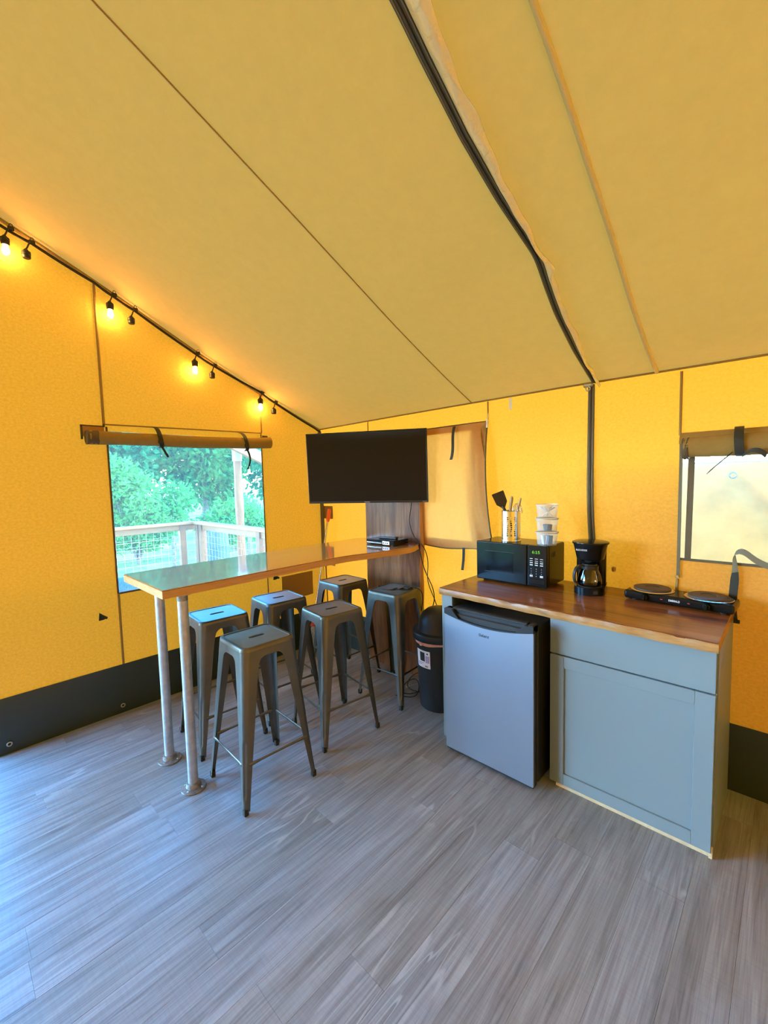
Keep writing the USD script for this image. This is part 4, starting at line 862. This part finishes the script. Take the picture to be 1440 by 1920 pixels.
def packet(name, label, cat, z, m, grp, w=.030, h=.052):
    an = pk.uniform(0, 2 * PI); r = pk.uniform(.006, .026)
    b = rb(-w / 2, w / 2, -.003, .003, 0, h, .0028, 2)
    b = rot(rot(b, pk.uniform(-14, 14), [1, 0, 0]), math.degrees(an) + 90, [0, 0, 1])
    obj(name, mv(b, CX + r * math.cos(an), CY + r * math.sin(an), z + .004), m, None, smooth=40, label=label, cat=cat, group=grp)
for k in range(6): packet('sweetener_packet', 'blue paper packet standing in the lowest clear tub', 'packet', z1, 'packet_blue', 'blue packets in the lowest tub')
for k in range(4): packet('sugar_packet', 'white paper packet standing in the lowest clear tub', 'packet', z1, 'packet_white', 'white packets in the lowest tub')
for k in range(7): packet('tea_packet', 'dark grey packet standing in the middle clear tub', 'packet', z1 + .0785, 'packet_grey', 'dark packets in the middle tub', .034, .036)
for k in range(4):
    f = thing('plastic_fork', 'white plastic fork lying in the open top tub', 'fork', (CX, CY, z1 + .161), 0, 'white plastic forks in the top tub')
    an = k * .9 + .3; q0 = np.array([CX + .030 * math.cos(an), CY + .030 * math.sin(an), z1 + .163]); q1 = np.array([CX - .038 * math.cos(an + .4), CY - .038 * math.sin(an + .4), z1 + .215])
    obj('handle', tube([q0, q0 + (q1 - q0) * .6, q1], [.003, .003, .006], 8), 'white_plastic', f, smooth=True)

# coffee maker
KX, KYc = 2.484, -.125; tcz = KZ
cm = thing('coffee_maker', 'black drip coffee maker with a glass carafe beside the microwave', 'coffee maker', (KX, KYc, tcz))
Rm = trimesh.transformations.rotation_matrix(math.radians(12), [0, 0, 1], [KX, KYc, 0])
G = lambda m: xf(m, Rm)
base_p = unary_union([sg.Point(KX, KYc - .035).buffer(.076, 24), sg.box(KX - .076, KYc - .03, KX + .076, KYc + .085)])
obj('base', G(ext_bev(base_p, tcz, tcz + .040, .006)), 'black_gloss', cm, smooth=40)
obj('warming_plate', G(lathe([(0, .040), (.060, .040), (.062, .043), (0, .044)], 32, (KX, KYc - .035, tcz))), 'burner_iron', cm)
obj('water_tank', G(xf(ext(rsq(.074, .032, .018), .235), frame((KX, KYc + .052, tcz + .035), (1, 0, 0), (0, 1, 0)))), 'black_gloss', cm, smooth=40)
hd_ = []
for z, s in ((.182, .064), (.186, .068), (.215, .074), (.262, .084), (.268, .085)):
    hd_.append([(KX + s * math.cos(q), KYc - .012 + s * (1.0 if math.sin(q) < 0 else 1.0) * math.sin(q), tcz + z) for q in np.linspace(0, 2 * PI, 41)])
V = np.array(hd_); hm = grid(V); capb = np.array(hd_[0])[:-1]; 
hm = cat_([hm, trimesh.convex.convex_hull(np.vstack([np.array(hd_[0]), np.array(hd_[1])]))])
obj('brew_head', G(hm), 'black_gloss', cm, smooth=40)
obj('lid', G(lathe([(0, .266), (.090, .266), (.092, .270), (.091, .276), (.080, .280), (0, .284)], 40, (KX, KYc - .008, tcz))), 'black_gloss', cm, smooth=40)
obj('logo', G(text('BLACK+DECKER', .0085, (KX - .060, KYc - .096, tcz + .238), (.97, -.24, 0), (0, -.05, 1), .004, True, .62)), 'grey_print', cm, smooth=False)
obj('drip_nozzle', G(lathe([(0, .166), (.018, .166), (.030, .184), (0, .184)], 20, (KX, KYc - .035, tcz))), 'black_plastic', cm)
cf_ = obj('carafe', G(lathe([(0, .0445), (.054, .0445), (.060, .050), (.061, .070), (.055, .100), (.043, .132), (.040, .140), (.038, .140), (.041, .131), (.053, .099), (.059, .070), (.058, .052), (.053, .047), (0, .047)], 40, (KX, KYc - .035, tcz))), 'carafe_glass', cm, smooth=50, label='clear glass carafe')
obj('carafe_band', G(lathe([(.0405, .134), (.044, .134), (.044, .150), (.040, .152), (.0385, .150)], 32, (KX, KYc - .035, tcz))), 'black_plastic', cf_, smooth=40)
obj('carafe_lid', G(lathe([(0, .150), (.040, .150), (.036, .160), (0, .163)], 32, (KX, KYc - .035, tcz))), 'black_plastic', cf_, smooth=40)
hx = lambda r, z: (KX - r * .72, KYc - .035 - r * .70, tcz + z)
obj('carafe_handle', G(ribbon(spline([hx(.042, .148), hx(.070, .146), hx(.086, .125), hx(.090, .09), hx(.082, .066), hx(.074, .062)], 24), (.70, -.72, 0), .016, .008)), 'black_plastic', cf_, smooth=50)
obj('switch', G(rb(KX + .025, KX + .045, KYc - .108, KYc - .095, tcz + .012, tcz + .028, .002)), 'black_plastic', cm)
obj('wall_toggle', rb(2.562, 2.580, -.03, -.005, 1.003, 1.028, .004), 'utensil_wood', None, label='small brown toggle on the wall just right of the coffee maker', cat='toggle')

# double hot plate
HX0, HX1, HY0, HY1 = 2.664, 3.108, -.180, -.015
TH = frame((2.886, -.105, KZ), (math.cos(-.055), math.sin(-.055), 0), (-math.sin(-.055), math.cos(-.055), 0))
hp = thing('hot_plate', 'black double-burner electric hot plate on the right end of the counter', 'hot plate', (2.886, -.105, KZ))
obj('body', xf(rb(-.222, .222, -.075, .085, .006, .048, .012, 3), TH), 'black_gloss', hp, smooth=40)
for sx in (-.18, .18):
    for sy in (-.05, .06): obj('foot', xf(lathe([(0, 0), (.010, 0), (.011, .010), (0, .010)], 10, (sx, sy, 0)), TH), 'rubber', hp)
for sx in (-.116, .116):
    bn = obj('burner', xf(lathe([(0, .060), (.030, .060), (.034, .063), (.070, .063), (.080, .060), (.082, .055), (.080, .050), (0, .050)], 44, (sx, .008, 0)), TH), 'burner_iron', hp, smooth=30, label='brown cast-iron burner plate')
    obj('chrome_ring', xf(lathe([(.080, .049), (.092, .048), (.096, .050), (.090, .053), (.081, .053)], 44, (sx, .008, 0)), TH), 'steel', bn, smooth=40)
for sx in (-.125, .125):
    k_ = obj('knob', xf(cat_([xf(lathe([(0, 0), (.017, 0), (.0155, .014), (.012, .018), (0, .018)], 22), frame((sx, -.074, .026), (1, 0, 0), (0, 0, 1), (0, -1, 0))), rb(sx - .003, sx + .003, -.100, -.088, .013, .039, .002)]), TH), 'black_gloss', hp, smooth=40)
for sx in (-.055, .055): obj('indicator_light', xf(rb(sx - .005, sx + .005, -.0765, -.074, .024, .029, .001), TH), 'red_light', hp)
obj('logo', xf(text('EMERALD', .009, (-.026, -.0752, .023), (1, 0, 0), (0, 0, 1), .0008, True, .8), TH), 'white_print', hp, smooth=False)

# ================================================================== outside: porch, garden
def leaf_mat(name, a, b, hi=0.98, pale=(0.70, 0.60, 0.36)):
    mat(name, {"g": ("geometry", {}), "r": ("rgb_ramp", {"ramp": [(0.0, a), (0.6, tuple((np.array(a) + np.array(b)) / 2)), (hi, b), (min(hi + .02, 1.0), pale)]}), "d": ("principled_bsdf", {"roughness": 0.7, "specular_ior_level": 0.15}), "t": ("translucent_bsdf", {}), "m": ("mix_closure", {"fac": 0.4})},
        [("g.random_per_island", "r.fac"), ("r.color", "d.base_color"), ("r.color", "t.color"), ("d.BSDF", "m.closure1"), ("t.BSDF", "m.closure2")], 'm.closure')
leaf_mat('leaf_a', (0.04, 0.16, 0.03), (0.28, 0.58, 0.14), .93); leaf_mat('leaf_b', (0.03, 0.16, 0.05), (0.22, 0.58, 0.18), .95); leaf_mat('leaf_c', (0.08, 0.26, 0.05), (0.50, 0.66, 0.25), .72, (0.85, 0.70, 0.42))
pbr('bark', (0.16, 0.11, 0.08), 0.9, var=0.4, vscale=20)
pbr('barrel_blue', (0.03, 0.05, 0.12), 0.5)
pbr('wire', (0.55, 0.57, 0.58), 0.4, 0.8)
pbr('cap_blue', (0.35, 0.55, 0.70), 0.5)
pbr('cover_blue', (0.020, 0.032, 0.075), 0.6, var=0.75, vscale=45)
mat('grass_ground', {"g": ("geometry", {}), "n": ("noise_texture", {"scale": 0.55, "detail": 6.0, "roughness": 0.65}), "r": ("rgb_ramp", {"ramp": [(0.35, (0.05, 0.14, 0.012)), (0.5, (0.11, 0.21, 0.02)), (0.6, (0.27, 0.20, 0.06)), (0.75, (0.40, 0.28, 0.10))]}), "p": ("principled_bsdf", {"roughness": 0.9})},
    [("g.position", "n.vector"), ("n.fac", "r.fac"), ("r.color", "p.base_color")])
GZ = -0.60
struct('ground', rb(-60, 60, -60, 60, GZ - .2, GZ, .01), 'grass_ground')
dk = struct('deck', rb(-3.85, -0.01, YE, .40, -.20, -.075, .003), 'deck_wood_side', label='raised wooden porch deck')
for k in range(27):
    xa = -3.85 + k * .142; struct('plank', rb(xa + .003, xa + .139, YE, .40, -.075, -.040, .003), 'deck_wood_side', dk)
def rail(name, label, pts_post, p0, p1, mat_):
    t = thing(name, label, 'railing', (*((np.array(p0) + np.array(p1)) / 2)[:2], -.04))
    p0, p1 = np.array(p0, float), np.array(p1, float); d = (p1 - p0) / np.linalg.norm(p1 - p0); nn = np.array([-d[1], d[0]]); L = np.linalg.norm(p1 - p0)
    def bar(s0, s1, w, z0, z1):
        return xf(rb(s0, s1, -w, w, z0, z1, .004), frame((p0[0], p0[1], 0), (d[0], d[1], 0), (nn[0], nn[1], 0)))
    obj('top_rail', bar(0, L, .070, .915, .955), mat_, t); obj('under_rail', bar(0, L, .020, .825, .915), mat_, t); obj('bottom_rail', bar(0, L, .020, .02, .10), mat_, t)
    for s in pts_post: obj('post', bar(s - .045, s + .045, .045, -.04, .915), 'post_wood', t)
    ws = [bar(s - .0018, s + .0018, .0018, .06, .86) for s in np.arange(.08, L, .10)] + [bar(0, L, .0018, z - .0018, z + .0018) for z in np.arange(.14, .84, .10)]
    obj('wire_mesh', ws, 'wire', t, smooth=False, kind='stuff')
rail('deck_railing', 'pale wooden deck railing with wire mesh along the far edge of the porch', [0.05, 1.6, 3.1, 4.3], (-3.76, -4.2), (-3.70, .30), 'deck_wood_side')
rail('deck_railing', 'pale wooden deck railing with wire mesh running back to the tent', [0.05, .18, 1.9, 3.45], (-3.62, .31), (-.12, .33), 'deck_wood')
pp = thing('porch_post', 'round wooden porch post with a pale blue cap outside the railing', 'post', (-2.52, .47, GZ))
obj('log', tube([(-2.52, .47, z) for z in np.linspace(GZ, 1.90, 12)], [.058 + .004 * math.sin(k * 1.7) for k in range(12)], 16), 'post_wood', pp, smooth=True)
obj('cap', lathe([(0, 1.86), (.068, 1.86), (.068, 2.02), (0, 2.02)], 20, (-2.52, .47, 0)), 'cap_blue', pp, smooth=35, label='pale blue cap')
def beam(name, label, a, b, w, h, m, cat):
    a, b = np.array(a, float), np.array(b, float); L = np.linalg.norm(b - a); ex_ = (b - a) / L; ey_ = np.cross([0, 0, 1.0], ex_); ey_ /= np.linalg.norm(ey_)
    obj(name, xf(rb(0, L, -w / 2, w / 2, -h / 2, h / 2, .004), frame(a, ex_, ey_)), m, None, label=label, cat=cat)
beam('porch_rafter', 'sloping wooden porch rafter outside the top corner of the window', (-2.30, -2.4, 3.26), (-2.30, .95, 1.80), .09, .15, 'deck_wood_side', 'rafter')
bl_ = thing('covered_seat', 'blue mottled rounded cover standing on the deck below the window', 'covered seat', (-2.66, -1.06, -.04))
obj('cover', lathe([(0, -.04), (.30, -.04), (.33, .02), (.335, .16), (.30, .30), (.22, .375), (.10, .41), (0, .415)], 30, (-2.66, -1.06, 0)), 'cover_blue', bl_, smooth=50)
obj('drawstring', xf(trimesh.creation.torus(.336, .006, 30, 6), frame((-2.66, -1.06, .06), (1, 0, 0), (0, 1, 0))), 'wire', bl_, smooth=True)
br_ = thing('barrel', 'blue barrel standing on the grass beyond the side railing', 'barrel', (-6.9, 2.12, GZ))
obj('drum', lathe([(0, 0), (.27, 0), (.29, .04), (.29, .30), (.30, .32), (.29, .34), (.29, .62), (.30, .64), (.29, .66), (.28, .98), (0, .98)], 28, (-6.9, 2.12, GZ)), 'barrel_blue', br_, smooth=35)
obj('bung', lathe([(0, 0), (.03, 0), (.03, .02), (0, .02)], 12, (-6.8, 2.12, GZ + .98)), 'black_plastic', br_)
gf = thing('garden_fence', 'low weathered wire fence on rough wooden posts across the grass', 'fence', (-8.2, 1.6, GZ))
fy = [(-8.2, -2.6), (-8.2, -.5), (-8.2, 1.6), (-8.2, 3.7), (-8.2, 5.8)]
for x, y in fy: obj('post', tube([(x, y, GZ), (x + .01, y, 0.0), (x, y + .02, .25)], [.065, .06, .055], 9), 'bark', gf, smooth=40)
for z in (-.4, -.2, 0.0, .18): obj('fence_wire', tube([(x, y, z) for x, y in fy], .004, 5), 'wire', gf)
lr = np.random.default_rng(21)
def foliage(n, cen, rad, size, seed):
    """Leaf blades on clustered lobes: n folded leaves in an ellipsoid of lobes."""
    r = np.random.default_rng(seed); nl = 26; lobes = r.normal(size=(nl, 3)); lobes /= np.linalg.norm(lobes, axis=1, keepdims=True); lobes *= r.uniform(.35, .85, (nl, 1))
    k = r.integers(0, nl, n); o = r.normal(size=(n, 3)); o /= np.linalg.norm(o, axis=1, keepdims=True)
    p = (lobes[k] + o * r.uniform(.16, .36, (n, 1))) * np.array(rad) + np.array(cen); p[:, 2] = np.maximum(p[:, 2], GZ + .05)
    d = o + r.normal(size=(n, 3)) * .7 + np.array([0, 0, -.2]); d /= np.linalg.norm(d, axis=1, keepdims=True)
    s = np.cross(d, r.normal(size=(n, 3))); s /= np.linalg.norm(s, axis=1, keepdims=True); L = size * r.uniform(.6, 1.3, (n, 1)); nn = np.cross(d, s)
    a, b, c, e = p, p + d * L * .5 + s * L * .27 + nn * L * .08, p + d * L, p + d * L * .5 - s * L * .27 + nn * L * .08
    V = np.stack([a, b, c, e], 1).reshape(-1, 3); i = np.arange(n)[:, None] * 4
    return tm(V, np.vstack([i + [[0, 1, 2]], i + [[0, 2, 3]]]))
def tree(name, label, x, y, h, rad, m, size, n, seed, cat='tree', zc=None, lean=0.0):
    t = thing(name, label, cat, (x, y, GZ)); zc = zc if zc is not None else GZ + h - rad[2] * .75
    if cat == 'tree': obj('trunk', tube(spline([(x, y, GZ), (x + lean * .4, y + .05, GZ + h * .25), (x + lean, y - .05, zc)], 14), np.linspace(.16, .06, 14), 10), 'bark', t, smooth=True)
    else: obj('stems', cat_([tube([(x, y, GZ), (x + .5 * math.cos(q), y + .5 * math.sin(q), GZ + h * .6)], [.03, .012], 6) for q in np.linspace(0, 5, 6)]), 'bark', t)
    obj('foliage', foliage(n, (x, y, zc), rad, size, seed), m, t, smooth=False, kind='stuff')
tree('leafy_tree', 'dense green tree behind the deck corner', -13.0, 0.3, 6.4, (2.3, 2.25, 3.5), 'leaf_b', .24, 15000, 1)
tree('leafy_tree', 'broad green tree to the side of the porch post', -13.6, 4.8, 6.6, (2.3, 2.25, 3.6), 'leaf_a', .24, 15000, 2)
tree('leafy_tree', 'green tree with a leaning trunk near the side railing', -6.8, 3.5, 4.6, (1.15, 1.25, 1.3), 'leaf_b', .13, 6000, 4, lean=.3)
tree('leafy_tree', 'large green tree in the second row behind the shrubs', -19.3, 2.6, 9.0, (3.2, 4.4, 4.8), 'leaf_b', .36, 14000, 5)
tree('leafy_tree', 'green tree beyond the far trees in the side garden', -14.0, 10.2, 7.0, (2.8, 2.9, 3.6), 'leaf_a', .28, 9000, 8)
tree('leafy_tree', 'large green tree at the back of the side garden', -19.5, 11.4, 9.0, (3.2, 4.2, 4.8), 'leaf_b', .36, 12000, 12)
tree('flowering_shrub', 'sunlit pale leafed shrub in front of the trees', -9.7, 1.2, 2.9, (1.2, 1.45, 1.4), 'leaf_c', .14, 9000, 9, cat='shrub', zc=.9)
tree('flowering_shrub', 'sunlit pale leafed shrub beyond the deck corner', -9.9, -1.8, 2.2, (1.2, 1.5, 1.1), 'leaf_c', .14, 6000, 10, cat='shrub', zc=.55)
tree('flowering_shrub', 'low pale shrub beyond the barrel', -10.0, 4.2, 1.9, (1.1, 1.3, .95), 'leaf_c', .13, 6000, 11, cat='shrub', zc=.2)
gb = []
gr = np.random.default_rng(5); n = 9000
p = np.c_[gr.uniform(-7.9, -4.2, n), gr.uniform(-3, 2.0, n), np.full(n, GZ)]; an = gr.uniform(0, PI, n); hh = gr.uniform(.05, .14, n)
a_ = p + np.c_[np.cos(an), np.sin(an), 0 * an] * .012; b_ = p - np.c_[np.cos(an), np.sin(an), 0 * an] * .012; c_ = p + np.c_[gr.normal(0, .03, n), gr.normal(0, .03, n), hh]
leaf_mat('grass_blade', (0.05, 0.14, 0.03), (0.16, 0.26, 0.09))
obj('grass', tm(np.stack([a_, b_, c_], 1).reshape(-1, 3), np.arange(3 * n).reshape(-1, 3)), 'grass_blade', None, smooth=False, label='short green grass growing beyond the deck railing', cat='grass', kind='stuff')
# canvas screen outside the bright window
P = np.array([[(x, .55 + .10 * meshkit.noise(np.array([[x * 2.2, z * 1.8, 4.]]), 6)[0] + .03 * meshkit.noise(np.array([[x * 7, z * 6, 1.]]), 4)[0] + .05 * math.exp(-(((x - 2.98) - (1.62 - z) * .75) / .06) ** 2), z) for z in np.linspace(.25, 1.588, 40)] for x in np.linspace(2.55, 4.7, 70)])
scn = thing('canvas_screen', 'cream canvas screen hung outside the bright window behind the hot plate', 'canvas screen', (3.6, .55, .25))
obj('cloth', grid(P), 'outer_canvas', scn, smooth=True)
obj('grommet', xf(trimesh.creation.torus(.016, .005, 22, 8), frame((3.02, .575, 1.515), (1, 0, 0), (0, 0, 1))), 'grommet_metal', scn, smooth=True)
for x in (2.56, 4.69): obj('pole', tube([(x, .58, GZ), (x, .58, 1.62)], .022, 12), 'galvanized', scn, smooth=True)
obj('top_cord', tube([(2.56, .57, 1.592), (3.6, .57, 1.590), (4.69, .57, 1.592)], .006, 8), 'white_plastic', scn, smooth=True)
